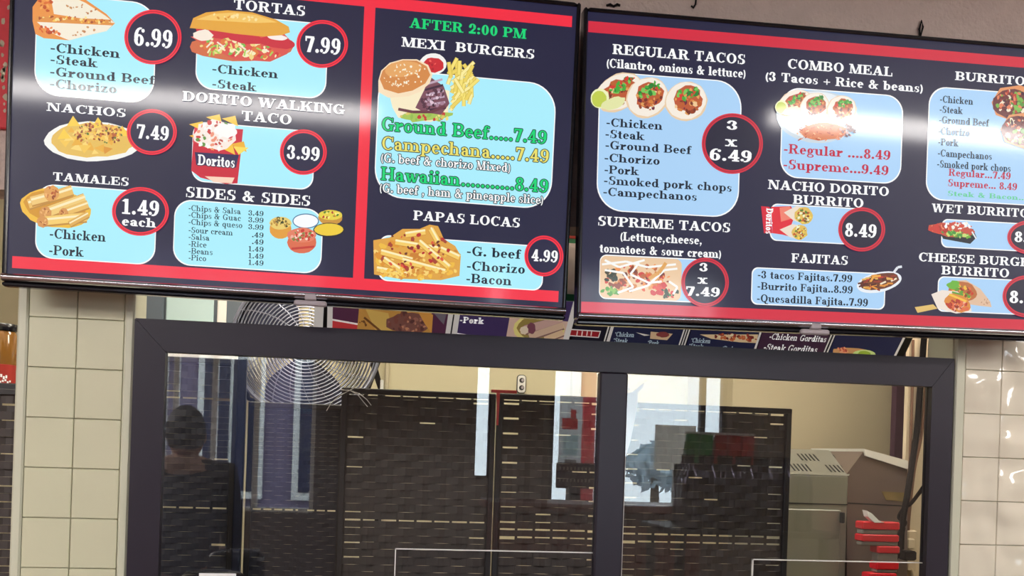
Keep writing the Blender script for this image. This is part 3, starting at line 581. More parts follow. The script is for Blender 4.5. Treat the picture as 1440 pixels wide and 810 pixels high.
def supreme(a):
    a.rrect(843.5, 958, 362, 421, 9, (236, 200, 160)); a.specks(895, 392, 46, 20, 90, 2, 5.5, GRD + [(226, 90, 50), (240, 150, 80), (210, 60, 50)])
    a.specks(858, 388, 10, 8, 14, 2, 4.5, [(40, 50, 30), (70, 60, 36)]); a.specks(858, 410, 12, 6, 16, 2, 4, [(90, 160, 60), (140, 190, 80)]); a.specks(940, 412, 14, 6, 18, 2, 4, [(80, 130, 60), (60, 70, 40), (220, 60, 50)]); a.specks(924, 404, 12, 10, 12, 3, 6, [(210, 50, 46), (226, 80, 60)])
    for p in ([(846, 372), (880, 368), (910, 376), (950, 372)], [(850, 380), (876, 384), (890, 404), (868, 412)], [(884, 410), (910, 402), (934, 380), (952, 378)], [(898, 370), (886, 386), (912, 398), (930, 396)], [(850, 366), (870, 376), (906, 366)], [(940, 396), (952, 404), (946, 414)]): a.curve(p, 3, (250, 250, 246))
    a.curve([(936, 370), (926, 384), (912, 392)], 5, (226, 166, 90))
def wrapbag(a):
    a.poly([(1070, 290), (1082, 291), (1086, 328), (1074, 328)], (214, 34, 56)); a.poly([(1084, 291), (1112, 290), (1118, 302), (1112, 318), (1122, 336), (1100, 330), (1086, 328)], (226, 40, 56))
    a.poly([(1096, 292), (1110, 290), (1118, 306), (1098, 312)], (240, 130, 110))
    tb = Art(a.pl, a.z); ps, x0, x1 = lay_text('Doritos', .26, .14); q0, q1 = a.pl(1083.5, 293), a.pl(1084.5, 329); k = (q0[1] - q1[1]) / (x1 - x0); hx = (a.pl(1090, 300)[0] - a.pl(1080.5, 300)[0])
    a.z += 1e-5
    for p in ps: a.mb.add([(a.pl(1077, 310)[0] + y * hx, -a.z, q0[1] - (x - x0) * k) for x, y in p], [tuple(range(len(p)))], (255, 255, 255))
    a.z += 1e-5
    for x, y, r in ((1126, 303, 15), (1120, 327, 13)):
        a.poly([(x - 24, y - 4), (x - 6, y - r * .9), (x + 6, y - r * .7), (x + 4, y + r * .8), (x - 10, y + r * .5)], (238, 222, 204)); a.blob(x + 4, y, r * .85, r * .8, (226, 190, 90), .08)
        a.specks(x + 4, y, r * .7, r * .66, 40, 1, 2.4, [(250, 220, 80), (130, 60, 30), (90, 130, 50), (240, 240, 200), (200, 90, 40)])
def skillet(a):
    a.curve([(1256, 384), (1262, 376), (1268, 375)], 3.4, (226, 230, 236)); a.blob(1236, 397, 32, 14, (236, 240, 246), .01, -.22, 36); a.blob(1236, 396, 28.5, 11, (110, 60, 40), .05, -.22)
    for k in range(40): an = a.rnd.uniform(0, 6.28); q = a.rnd.random() ** .5; x, y = 1234 + 25 * q * cos(an), 396 + 9 * q * sin(an) - 4 * q * cos(an); a.strip(x - 4, y, x + 4, y + a.rnd.uniform(-4, 4), 2.4, a.rnd.choice([(200, 50, 40), (226, 150, 60), (150, 60, 40), (240, 226, 200), (90, 40, 30), (230, 180, 90)]))
    a.curve([(1224, 396), (1228, 389), (1238, 388)], 3, (240, 170, 70))
def burritos(a):
    for cx, cy, r in ((1428, 148, 32), (1440, 186, 36)):
        a.poly([(cx - 34, cy - 4), (cx - 22, cy - 24), (cx + 6, cy - 28), (cx + 28, cy - 20), (cx + 42, cy + 4), (cx + 36, cy + 22), (cx, cy + 24), (cx - 28, cy + 14)], (226, 150, 96)); a.blob(cx - 6, cy - 2, 26, 21, (110, 50, 50), .06)
        a.specks(cx - 6, cy - 2, 24, 19, 80, 1.6, 4.2, [(70, 30, 50), (240, 226, 200), (190, 70, 50), (110, 40, 40), (226, 130, 90), (120, 180, 70)]); a.specks(cx + 8, cy - 2, 14, 9, 14, 2, 4, [(130, 190, 80), (90, 150, 60)])
def wetburrito(a):
    a.poly([(1318, 322), (1368, 322), (1373, 334), (1364, 343), (1326, 336)], (26, 34, 44)); a.blob(1338, 323, 32, 10, (200, 80, 60), .1, .08)
    a.specks(1322, 322, 16, 6, 30, 1.4, 3.6, [(214, 70, 50), (240, 150, 110), (180, 50, 40)]); a.specks(1346, 318, 20, 5, 26, 1.4, 3.4, [(246, 240, 226), (214, 80, 60), (250, 250, 250)]); a.specks(1346, 329, 22, 5, 34, 1.4, 3.6, [(110, 180, 60), (70, 150, 60), (200, 220, 120)], .1)
    a.poly([(1304, 323), (1318, 314), (1322, 328)], (206, 60, 50)); a.strip(1366, 326, 1372, 336, 2, (230, 236, 240))
def burgerwrap(a):
    a.poly([(1286, 432), (1312, 428), (1318, 434), (1290, 440)], (226, 190, 110))
    a.poly([(1333, 402), (1342, 395), (1358, 394), (1378, 406), (1392, 424), (1394, 432), (1376, 430), (1350, 426)], (226, 190, 160)); a.blob(1354, 409, 20, 13, (190, 110, 60), .08, .25); a.specks(1352, 410, 17, 11, 40, 1.4, 3.6, [(206, 60, 40), (150, 60, 36), (240, 190, 70), (100, 160, 50), (226, 110, 60)])
    a.blob(1340, 401, 9, 6, (110, 180, 60), .2); a.specks(1384, 424, 8, 5, 8, 1, 2.2, [(196, 150, 120)])
    a.poly([(1309, 414), (1324, 408), (1346, 410), (1362, 424), (1366, 438), (1344, 441), (1318, 434)], (240, 226, 214)); a.blob(1346, 426, 19, 12.5, (222, 140, 60), .07, .35); a.specks(1345, 429, 16, 9, 46, 1.4, 3.8, [(190, 60, 44), (226, 110, 70), (150, 50, 36), (240, 180, 150)], .35); a.strip(1334, 414, 1358, 424, 3, (244, 196, 70)); a.strip(1338, 411, 1354, 415, 2.6, (100, 160, 60))

# ---- left screen
panel(LP, SL, (49.5, 219, -3, 140, 34), CY, [('-Chicken', 71.6, 73.5, 169, 13), ('-Steak', 71.6, 89.6, 137.8, 12.5), ('-Ground Beef', 71, 106.8, 219, 12.5), ('-Chorizo', 70.4, 123.6, 164.2, 12.5)])
picture(LP, SL, quesadilla, label='picture of a cut quesadilla')
badge(LP, SL, 215.5, 53, 40.2, 38.4, RED, NAVY, 'round 6.99 price badge', ('6.99', 188.9, 64.4, 242.5, 25.5))
heading(LP, SL, WH, ('NACHOS', 66, 156.3, 177, 11.8)); picture(LP, SL, nachos, label='picture of a plate of nachos')
badge(LP, SL, 214, 186.2, 35.2, 32.2, RED, NAVY, 'round 7.49 price badge', ('7.49', 192.6, 195, 237.5, 20))
heading(LP, SL, WH, ('TORTAS', 328.9, 13.6, 428.9, 14.2))
panel(LP, SL, (275.8, 460.5, 25, 132.5, 24), CY, [('-Chicken', 298.8, 102.6, 391, 12.3), ('-Steak', 298.8, 123.6, 361, 12)])
picture(LP, SL, torta, label='picture of a long filled sandwich')
badge(LP, SL, 453.2, 62.7, 36.3, 33.7, RED, NAVY, 'round 7.99 price badge', ('7.99', 428.9, 73.6, 478.3, 22.6))
heading(LP, SL, WH, ('DORITO WALKING', 256.8, 142, 485, 13.6), ('TACO', 340, 170, 409.9, 13.8))
panel(LP, SL, (270, 442, 177.5, 261.5, 18), CY); picture(LP, SL, chipbag, label='picture of a chip bag topped with salad')
badge(LP, SL, 426.7, 214.5, 33, 31.9, RED, NAVY, 'round 3.99 price badge', ('3.99', 403.2, 223.5, 449.2, 19.2))
heading(LP, SL, WH, ('TAMALES', 75, 254.2, 181.2, 11.8))
panel(LP, SL, (50.3, 219.8, 264, 368, 24), CY, [('-Chicken', 70.4, 335, 149, 13.6), ('-Pork', 69.5, 358.2, 118, 13.6)])
picture(LP, SL, tamales, label='picture of tamales on a yellow plate')
badge(LP, SL, 198, 297.8, 40, 34.2, RED, NAVY, 'round 1.49 each price badge', ('1.49', 171.3, 301, 223.8, 21.4), ('each', 172, 317.3, 219.8, 13))
heading(LP, SL, WH, ('SIDES & SIDES', 262, 277.4, 436, 14.6))
side = [('Chips & Salsa', '3.49', 338.8, 296.4), ('Chips & Guac', '3.99', 338.8, 305.9), ('Chips & queso', '3.99', 340.8, 315.8), ('Sour cream', '.49', 327.4, 327.2), ('Salsa', '.49', 294.8, 336.8), ('Rice', '1.49', 290.5, 346.8), ('Beans', '1.49', 299, 356.6), ('Pico', '1.49', 290, 366)]
panel(LP, SL, (244, 453.5, 287, 379, 24), CY, [('-' + t, 265.5, y, xe, 8) for t, p, xe, y in side] + [(p, 349.3 if len(p) > 3 else 354.5, y + 6.6, 370.5, 7.2) for t, p, xe, y in side], S=.17, T=.085)
picture(LP, SL, bowls, label='picture of five dips in bowls')
heading(LP, SL, GRN, ('AFTER 2:00 PM', 575.5, 39.4, 740, 14)); heading(LP, SL, WH, ('MEXI  BURGERS', 564.3, 65.8, 750.9, 13.4))
panel(LP, SL, (528.7, 779.3, 107, 286, 40), CY, [('Ground Beef.....7.49', 537, 183.6, 768, 18.5, GRN, EDGE), ('Campechana.....7.49', 537, 210.4, 771, 18.5, YEL, EDGE), ('(G. beef & chorizo Mixed)', 536, 228, 717, 12.5, WH, EDGE), ('Hawaiian...........8.49', 535.5, 253.3, 770, 18.4, GRN, EDGE), ('(G. beef , ham & pineapple slice)', 534, 270.4, 763, 12.5, WH, EDGE)])
picture(LP, SL, burger, label='picture of a burger with fries')
heading(LP, SL, WH, ('PAPAS LOCAS', 580.9, 309.5, 730.4, 13.4))
panel(LP, SL, (532, 764.5, 338, 402, 14), CY, [('-G. beef', 656.4, 359.3, 732.5, 13.2), ('-Chorizo', 656.4, 379.8, 737.6, 13), ('-Bacon', 655.5, 397.6, 719, 13)])
picture(LP, SL, fries, label='picture of loaded fries')
badge(LP, SL, 764.4, 360.3, 27.4, 28.7, RED, NAVY, 'round 4.99 price badge', ('4.99', 746.8, 367.2, 783.5, 16.6))
# ---- right screen
heading(RP, SR, WH, ('REGULAR TACOS', 860.7, 76.4, 1046.8, 14), ('(Cilantro, onions & lettuce)', 852.7, 95.2, 1047.4, 12.6))
panel(RP, SR, (840.4, 1041, 107.5, 301.5, 38), BL, [('-Chicken', 852.4, 177.8, 931, 11.6), ('-Steak', 851, 194, 906, 11.6), ('-Ground Beef', 851, 209.6, 972, 11.6), ('-Chorizo', 849.8, 227.4, 927, 11.6), ('-Pork', 849.8, 244, 898, 11.6), ('-Smoked pork chops', 849, 259.4, 1028, 11.8), ('-Campechanos', 848, 275.2, 979, 11.6)])
picture(RP, SR, trio, 830, 104, 1.0, label='picture of three tacos')
badge(RP, SR, 1029, 202.5, 43, 42.6, RED2, NAVY2, 'round 3 x 6.49 price badge', ('3', 1020.7, 182.4, 1035.6, 12.6), ('x', 1018.7, 206, 1035.6, 15), ('6.49', 997, 225.4, 1055.7, 16.4))
heading(RP, SR, WH, ('SUPREME TACOS', 840.8, 317.4, 1025.7, 13.4), ('(Lettuce,cheese,', 872, 338.4, 986, 12), ('tomatoes & sour cream)', 842.4, 355, 1012.9, 12))
panel(RP, SR, (842.7, 985, 361, 423, 10), BL); picture(RP, SR, supreme, label='picture of tacos with cream')
badge(RP, SR, 990.7, 397.4, 33.5, 34.6, RED2, NAVY2, 'round 3 x 7.49 price badge', ('3', 982.4, 381.6, 994, 11.6), ('x', 980, 399, 994, 13), ('7.49', 963.8, 415.8, 1011, 13))
heading(RP, SR, WH, ('COMBO MEAL', 1107, 96.6, 1253.8, 13.4), ('(3 Tacos + Rice & beans)', 1075.8, 113.8, 1296.4, 12.6))
panel(RP, SR, (1098, 1268.7, 128.5, 254.5, 26), BL, [('-Regular ....8.49', 1101.6, 215.7, 1251, 13.4, CRIM), ('-Supreme...9.49', 1101, 237.6, 1248.3, 13.4, CRIM)])
picture(RP, SR, trio, 1089, 127, .70, True, label='picture of a plate of tacos with rice')
heading(RP, SR, WH, ('NACHO DORITO', 1079, 266, 1248.7, 13), ('BURRITO', 1114, 286.8, 1213, 13))
panel(RP, SR, (1083, 1226, 290, 342, 10), BL); picture(RP, SR, wrapbag, label='picture of two wraps in a red bag')
badge(RP, SR, 1210.7, 323, 33, 31, RED2, NAVY2, 'round 8.49 price badge in the middle column', ('8.49', 1187, 332.6, 1231, 18.6))
heading(RP, SR, WH, ('FAJITAS', 1111.8, 369, 1191, 12.6))
panel(RP, SR, (1056.3, 1244.8, 380, 432, 9), BL, [('-3 tacos Fajitas.7.99', 1065, 391.2, 1197.4, 10.5), ('-Burrito Fajita..8.99', 1064.6, 407.2, 1198, 10.5), ('-Quesadilla Fajita..7.99', 1063.9, 424.6, 1219.4, 10.8)])
picture(RP, SR, skillet, label='picture of a sizzling skillet')
heading(RP, SR, WH, ('BURRITOS', 1341.8, 113, 1452, 12.2))
panel(RP, SR, (1303.5, 1478, 127.5, 286, 26), BL, [('-Chicken', 1321, 144.3, 1367.4, 9.8), ('-Steak', 1320.5, 158.6, 1353, 9.8), ('-Ground Beef', 1320, 173.2, 1390, 9.8), ('-Chorizo', 1319, 188.8, 1363, 9.8), ('-Pork', 1318.7, 204.4, 1347, 9.8), ('-Campechanos', 1318, 220, 1393.6, 9.8), ('-Smoked pork chops', 1317, 235.4, 1420, 10), ('Regular...7.49', 1333, 247.4, 1420, 10, CRIM), ('Supreme... 8.49', 1332.5, 262, 1429, 10, CRIM), ('Steak & Bacon...8.49', 1332, 275.5, 1470, 7, (104, 206, 150))])
picture(RP, SR, burritos, label='picture of two cut burritos')
heading(RP, SR, WH, ('WET BURRITO', 1309, 298.4, 1445, 12))
panel(RP, SR, (1323.5, 1462, 311.5, 351.5, 9), BL); picture(RP, SR, wetburrito, label='picture of a burrito in a black tray')
badge(RP, SR, 1448, 334, 33, 24, RED2, NAVY2, 'round 8.49 price badge cut by the photo edge, upper', ('8.49', 1425, 340.4, 1468, 14.6))
heading(RP, SR, WH, ('CHEESE BURGER', 1291, 367.4, 1460, 12.2), ('BURRITO', 1322.6, 386, 1417.5, 12.4))
panel(RP, SR, (1318, 1462, 391.6, 441, 9), BL); picture(RP, SR, burgerwrap, label='picture of cheese burger wraps')
badge(RP, SR, 1443, 417, 34.6, 29.5, RED2, NAVY2, 'round 8.49 price badge cut by the photo edge, lower', ('8.49', 1418, 426, 1466, 17))

# ------------------------------------------------------------------ marks on the wall above the screens
def wire_stub(label, pts, r=.0022):
    P = [pt(x, y, -.004) for x, y in pts]
    o = obj('wire_stub', MB().tube(P, r, 6), 'cord', smooth=True, loc=tuple(P[0])); tag(o, label, 'wire', 'wire ends above the screens')
wire_stub('short black wire end with two loops above the right screen top edge', [(1293, 52), (1293, 40), (1296, 29), (1298, 38), (1295, 50), (1292, 40)])
wire_stub('short hooked black wire end at the top of the photo, above the right screen', [(979, -4), (978, 6), (975, 11), (972, 8)])
wire_stub('small black scrap of tape on the wall above the gap between the screens', [(853, 8), (858, 6), (863, 9), (868, 6), (872, 8)], .0028)
a0, a1 = pt(-60, -10, -.012), pt(11, 181, -.012)
sg = thing('wall_poster', 'worn red board on the wall at the left edge beside the left screen', 'poster', (a0.x, -.012, a1.z))
obj('backing', MB().bbox((a0.x, -.012, a1.z), (a1.x, 0, a0.z + .1), .002), 'redp', sg)
rn = random.Random(3)
for _ in range(14):
    x, z = rn.uniform(a1.x - .02, a1.x - .002), rn.uniform(a1.z + .01, a0.z); r = rn.uniform(.002, .006)
    obj('worn_patch', MB().prism([(x + r * cos(q * 1.05) * rn.uniform(.6, 1.2), -.0125, z + 1.6 * r * sin(q * 1.05) * rn.uniform(.6, 1.2)) for q in range(6)], (0, .0004, 0)), 'wallp', sg, label='chip in the red paint')

# ------------------------------------------------------------------ overhead lit menu board, leaning out towards the counter
BM = Matrix.Translation(pt(860, 488, .44)) @ Matrix.Rotation(rad(43), 4, 'X')
BP = Plane(BM)
mbd = thing('menu_board', 'older lit menu board behind the screens, seen above the window frame', 'menu board', mw=BM)
xl, xr = BP(442, 470)[0], BP(1276, 495)[0]
obj('light_box', MB().bbox((xl, .001, -.016), (xr, .07, .34), .004), 'black_matte', mbd, local=True)
def BYB(x): return 470 + (x - 440) * .057
for u in (.15, .5, .85):
    q = BM @ Vector((xl + (xr - xl) * u, .035, .339)); obj('hanger', MB().box((q.x - .006, q.y - .006, q.z), (q.x + .006, q.y + .006, ZC)), 'black_matte', mbd)
def edge(x, s, y): return x + s * (y - 480)
def board_panel(xa, sa, xb, sb, col, fn, label=None):
    a = Art(BP, .0008); a.poly([(edge(xa, sa, 400), 400), (edge(xb, sb, 400), 400), (edge(xb, sb, BYB(xb)), BYB(xb)), (edge(xa, sa, BYB(xa)), BYB(xa))], col); a.z += .0003
    fn(a); a.done('menu_panel', mbd, 'printed', label)
def divider(xa, xb, s):
    a = Art(BP, .0016); a.poly([(edge(xa, s, 400), 400), (edge(xb, s, 400), 400), (edge(xb, s, BYB(xb)), BYB(xb)), (edge(xa, s, BYB(xa)), BYB(xa))], (214, 210, 206)); a.done('divider', mbd, 'printed')
def bp1(a):
    a.poly([(467, 450), (540, 459), (540, 470), (466, 470)], (196, 60, 64)); a.strip(466, 449, 540, 462, 2.4, (250, 240, 236))
    a.poly([(505, 432), (607, 440), (607, 472), (502, 466)], (190, 140, 70)); a.poly([(514, 434), (546, 440), (552, 466), (528, 464)], (206, 170, 90)); a.curve([(512, 446), (524, 456), (536, 466)], 3, (110, 70, 40))
    a.blob(574, 454, 30, 15, (120, 78, 70), .1); a.specks(574, 454, 28, 14, 46, 1.5, 4, [(90, 56, 54), (150, 100, 86), (186, 130, 100), (120, 70, 60)])
    a.poly([(588, 438), (609, 442), (607, 468), (598, 456)], (206, 146, 70)); a.poly([(610, 440), (628, 440), (624, 456)], (110, 102, 112)); a.specks(510, 456, 6, 5, 5, 1, 3, [(110, 70, 40)])
board_panel(467, 0, 625, -.15, (84, 46, 70), bp1, 'maroon panel with a meat picture')
def bp2(a):
    a.text('-Pork', 646.5, 453.5, 680, 8.6, WH, .26, .13); a.strip(638, 468, 668, 473, 2, (240, 236, 240))
    a.poly([(717, 444), (800, 452), (793, 482), (711, 478)], (206, 176, 160)); a.blob(758, 462, 36, 22, (226, 210, 130), .02); a.blob(758, 461, 31, 18, (150, 130, 70), .03)
    for x0, y0, x1, y1, w, c in ((738, 464, 790, 450, 14, (196, 160, 150)), (744, 474, 792, 458, 11, (206, 176, 150)), (766, 478, 792, 468, 10, (216, 186, 150))): a.strip(x0, y0, x1, y1, w, (130, 96, 90)); a.strip(x0, y0 - 1, x1, y1 - 1, w * .8, c)
    a.blob(747, 461, 6, 8, (120, 70, 84), .1); a.blob(737, 464, 6, 6, (226, 206, 180), .1)
board_panel(641, -.15, 795, -.26, (64, 50, 92), bp2, 'violet panel with a tamale picture')
def bp3(a):
    a.poly([(800, 462), (845, 465), (842, 475), (797, 472)], (226, 220, 216)); a.poly([(801, 463.5), (843.5, 466.3), (841, 473.6), (799, 470.8)], (150, 36, 44))
    for x in (812, 819, 826, 832): a.strip(x, 465, x - 1, 472, 1.6, (226, 200, 196))
board_panel(803, -.26, 847, -.3, (26, 26, 40), bp3, 'narrow black panel with a red strip')
def bp4(a):
    for t, x0, y, x1 in (('*Chicken', 864, 472.5, 891), ('*Steak', 862, 481, 882), ('*Pork', 910, 484.5, 926)): a.text(t, x0, y, x1, 6.4, (176, 196, 206), .2, .12)
    a.poly([(894, 467), (914, 471), (906, 472)], (220, 214, 204)); a.poly([(915, 466), (946, 469), (938, 478), (914, 476)], (206, 176, 140)); a.blob(932, 470, 9, 4, (130, 60, 60), .1)
board_panel(857, -.3, 956, -.32, (34, 38, 66), bp4, 'dark blue panel listing fillings, left')
def bp5(a):
    for t, x0, y, x1 in (('*Chicken', 971, 481, 998), ('*Steak', 968, 488.8, 988), ('*Pork', 1015, 492.4, 1031)): a.text(t, x0, y, x1, 6.4, (176, 196, 206), .2, .12)
    a.poly([(984, 470), (1066, 470), (1064, 482), (1040, 481), (1000, 476)], (216, 190, 150)); a.specks(1034, 474, 30, 5, 40, 1.4, 3.4, [(150, 60, 44), (190, 100, 60), (226, 206, 170), (110, 40, 36)], .06)
board_panel(967, -.32, 1063, -.3, (32, 36, 66), bp5, 'dark blue panel listing fillings, right')
def bp6(a):
    a.text('-Chicken Gorditas', 1081, 476.8, 1160, 8.6, WH, .17, .12); a.text('-Steak Gorditas', 1073, 492.2, 1147, 9.4, WH, .17, .12)
board_panel(1068, -.3, 1163, -.4, (62, 38, 60), bp6, 'maroon panel listing gorditas')
def bp7(a):
    a.blob(1202, 496, 30, 7, (200, 150, 100), .1, .1); a.specks(1184, 493, 8, 5, 16, 1.5, 3.5, [(206, 110, 80), (180, 80, 60), (236, 160, 120)]); a.blob(1215, 498, 16, 6.5, (200, 220, 140), .03); a.blob(1215, 497.6, 9, 4.6, (150, 176, 60), .06)
    a.strip(1168, 500, 1196, 503, 1.6, (230, 226, 220))
board_panel(1172, -.4, 1266, -.5, (36, 40, 72), bp7, 'dark blue panel with a bowl picture')
for d in ((440, 453, -.05), (459.5, 467, -.02), (624.5, 631.5, -.15), (633.5, 641, -.15), (791, 799, -.27), (848.5, 850.5, -.3), (852.5, 857, -.3), (955.5, 957.5, -.33), (959.5, 961, -.33), (963, 965, -.33), (1063.5, 1066.5, -.33), (1164, 1166, -.42), (1168.5, 1170.5, -.42), (1266.5, 1270, -.5)): divider(*d)
hs = thing('hanging_sign', 'green edged white sign glimpsed in the gap between the two screens', 'sign', tuple(pt(808, 400, .16)))
q0, q1 = pt(796, 310, .16), pt(818, 424, .16)
obj('sign_panel', MB().bbox((q0.x, .16, q1.z), (q1.x, .168, q0.z), .001), 'green_edge', hs)
w0, w1 = pt(800, 342, .16), pt(809, 414, .16); obj('white_field', MB().box((w0.x, .158, w1.z), (w1.x, .16, w0.z)), 'paper', hs)
w0, w1 = pt(800, 312, .16), pt(811, 336, .16); obj('red_field', MB().box((w0.x, .158, w1.z), (w1.x, .16, w0.z)), 'redlab', hs)
obj('hanger', MB().box((q0.x + .008, .162, q0.z), (q0.x + .012, .166, ZC)), 'cord', hs)

# ------------------------------------------------------------------ woven screens in the kitchen
def woven(mb, x0, x1, Y, z0, z1, rh, cw, slits, seed, edge_holes=.75, amp=.005):
    rn = random.Random(seed); n = max(2, round((x1 - x0) / cw)); w = (x1 - x0) / n; r = 0; z = z0
    while z < z1 - .004:
        zt = min(z + rh * rn.uniform(.9, 1.1), z1); t0, t1 = z, zt - .0002
        for s in slits:
            if z <= s < zt: t1 = zt - .0042
        for j in range(n):
            a, b = x0 + j * w, x0 + (j + 1) * w
            k = 1 if (r + j) % 2 else -1; e = rn.uniform(-.0012, .0012); tt = t1
            if rn.random() < .03 * edge_holes: tt = t1 - .003
            if edge_holes and (j == 0 or j == n - 1) and r % 2 == (j > 0) and rn.random() < edge_holes: tt = t1 - rn.uniform(.0024, .005)
            vs = []
            for q in range(4):
                u = q / 3; x = a + (b - a) * u; y = Y + e - k * amp * sin(pi * min(max(u, .0), 1))
                vs += [(x, y, t0), (x, y, tt), (x, y + .002, tt), (x, y + .002, t0)]
            fs = []
            for q in range(3):
                i = q * 4; fs += [(i, i + 4, i + 5, i + 1), (i + 1, i + 5, i + 6, i + 2), (i + 2, i + 6, i + 7, i + 3), (i + 3, i + 7, i + 4, i)]
            fs += [(0, 1, 2, 3), (12, 15, 14, 13)]; mb.add(vs, fs)
        z = zt; r += 1
    for j in range(n + 1):
        x = x0 + j * w; mb.box((x - .0035, Y + .001, z0), (x + .0035, Y + .006, z1))
def screen_thing(name, label, Y, panels, m, holes=.75, group='woven privacy screens behind the glass', rh=.02, cw=.046, amp=.005):
    X0 = panels[0][0]; t = thing(name, label, 'screen', ((X0 + panels[-1][1]) / 2, Y, 0), group=group)
    for i, (x0, x1, zt, slits) in enumerate(panels):
        s = MB(); woven(s, x0 + .016, x1 - .016, Y, .06, zt - .014, rh, cw, slits, int(x0 * 1000) + 7, holes if i or len(panels) == 1 else holes * .35, amp); obj('woven_panel', s, m, t)
        for a, c in ((x0, x0 + .015), (x1 - .015, x1)): obj('side_stile', MB().bbox((a, Y - .009, 0), (c, Y + .012, zt - .002), .002), 'wickf', t)
        obj('top_rail', MB().bbox((x0, Y - .01, zt - .015), (x1, Y + .013, zt), .002), 'wickf', t)
        obj('bottom_rail', MB().bbox((x0, Y - .01, .04), (x1, Y + .013, .06), .002), 'wickf', t)
    return t
Z = lambda x, y, Y: pt(x, y, Y).z
X = lambda x, y, Y: pt(x, y, Y).x
screen_thing('woven_screen', 'brown brick-weave folding screen of two leaves behind the left pane, below the socket', .45,
    [(X(479, 600, .45), X(696, 600, .45), Z(590, 549.5, .45), [Z(590, 559, .45), Z(590, 741, .45)]), (X(697.8, 600, .45), X(862, 600, .45), Z(770, 556, .45), [Z(770, 565, .45), Z(770, 747, .45), Z(770, 756, .45)])], 'wick')
screen_thing('woven_screen', 'dark woven screen behind the right pane, beside the steel warmer', .45,
    [(X(868, 650, .45), X(1110, 650, .45), Z(1000, 570.5, .45), [Z(1000, 581, .45), Z(1000, 757, .45), Z(1000, 766, .45)])], 'wick')
screen_thing('woven_screen', 'dark blue fine woven screen directly below the fan', .56,
    [(X(347, 650, .56), X(484, 650, .56), Z(400, 566.5, .56), [Z(400, 720, .56)])], 'wickblue', holes=.06, rh=.012, cw=.03, amp=.002)
screen_thing('woven_screen', 'tall dark blue woven screen in the left corner of the window', .52,
    [(X(195, 650, .52), X(331, 650, .52), Z(280, 503, .52), [Z(280, 566, .52), Z(280, 716, .52)])], 'wickblue', holes=.06, rh=.016, cw=.04, amp=.003)
screen_thing('woven_screen', 'black woven screen left of the tiled pillar, under the orange drink bottle', .34,
    [(X(-150, 650, .34), X(34, 650, .34), Z(10, 547, .34), [])], 'wick')
x0, x1 = X(332, 600, .51), X(344.5, 600, .51)
po = thing('post', 'dark blue metal post between the two left woven screens', 'post', ((x0 + x1) / 2, .51, 0))
obj('shaft', MB().bbox((x0, .5, 0), (x1, .53, Z(336, 498, .51)), .003), 'navy', po); obj('foot', MB().bbox((x0, .44, 0), (x1, .6, .012), .003), 'navy', po)
tp = obj('tape_strip', MB().bbox((X(691, 548, .437), .436, Z(700, 552.5, .437)), (X(727, 548, .437), .4395, Z(700, 548, .437)), .0008).prism([(X(698, 560, .437), .437, Z(698, 552, .437)), (X(703, 560, .437), .437, Z(703, 552, .437)), (X(701, 590, .437), .437, Z(701, 598, .437)), (X(698.5, 590, .437), .437, Z(698, 598, .437))], (0, .002, 0)), 'redtape', loc=(X(700, 550, .437), .437, 0))  # flat red T laid over the seam
tag(tp, 'red T-shaped strip of tape over the seam of the folding screen', 'tape')

# ------------------------------------------------------------------ fan
FC = pt(432, 487, 1.2); FR = .238
fan = thing('drum_fan', 'large round wire-guard fan behind the window header', 'fan', (FC.x, 1.2, 0))
g = MB()
for side, y0, dy in ((-1, 1.13, -.05), (1, 1.24, .04)):
    for i in range(20):
        r = FR * (.13 + .87 * i / 19); y = y0 + dy * (1 - (r / FR) ** 2)
        g.tube([(FC.x + r * cos(2 * pi * k / 40), y, FC.z + r * sin(2 * pi * k / 40)) for k in range(40)], .0021 if i < 19 else .006, 5, True)
    for k in range(20):
        t = 2 * pi * k / 20
        g.tube([(FC.x + r * cos(t + .5 * r / FR), y0 + dy * (1 - (r / FR) ** 2), FC.z + r * sin(t + .5 * r / FR)) for r in [FR * (.13 + .87 * q / 5) for q in range(6)]], .0016, 5)
obj('wire_guard', g, 'wire', fan, smooth=True)
d = MB(); nn = 48
for k in range(nn):
    t0, t1 = 2 * pi * k / nn, 2 * pi * (k + 1) / nn
    c = [(FC.x + r * cos(t), y, FC.z + r * sin(t)) for t in (t0, t1) for r, y in ((FR + .006, 1.13), (FR + .006, 1.24), (FR + .003, 1.24), (FR + .003, 1.13))]
    d.add(c, [(0, 4, 5, 1), (3, 2, 6, 7), (0, 3, 7, 4), (1, 5, 6, 2)])
obj('drum', d, 'navy', fan, smooth=True)
for k in range(3):
    bl = MB(); vs = []
    for i in range(7):
        r = FR * (.12 + .82 * i / 6); wd_ = .28 + .5 * sin(pi * (i + 1) / 9)
        for j in range(6):
            t = 2 * pi * k / 3 + .5 + wd_ * (j / 5 - .5) * 2; vs.append((FC.x + r * cos(t), 1.185 + .03 * (j / 5 - .5) * 2, FC.z + r * sin(t)))
    m_ = len(vs); fs = [(i * 6 + j, i * 6 + j + 1, i * 6 + 7 + j, i * 6 + 6 + j) for i in range(6) for j in range(5)]
    bl.add(vs + [(x, y + .003, z) for x, y, z in vs], fs + [tuple(q + m_ for q in f[::-1]) for f in fs]); obj('blade', bl, 'blade', fan, smooth=True)
obj('hub', MB().lathe([(.001, -.06), (.03, -.055), (.036, -.04), (.036, .06), (.03, .075), (.001, .075)], (FC.x, 1.18, FC.z), 20, 'y'), 'navy', fan, smooth=True)
obj('stand_pole', MB().tube([(FC.x, 1.27, .02), (FC.x, 1.27, FC.z - .2)], .016, 12), 'navy', fan, smooth=True)
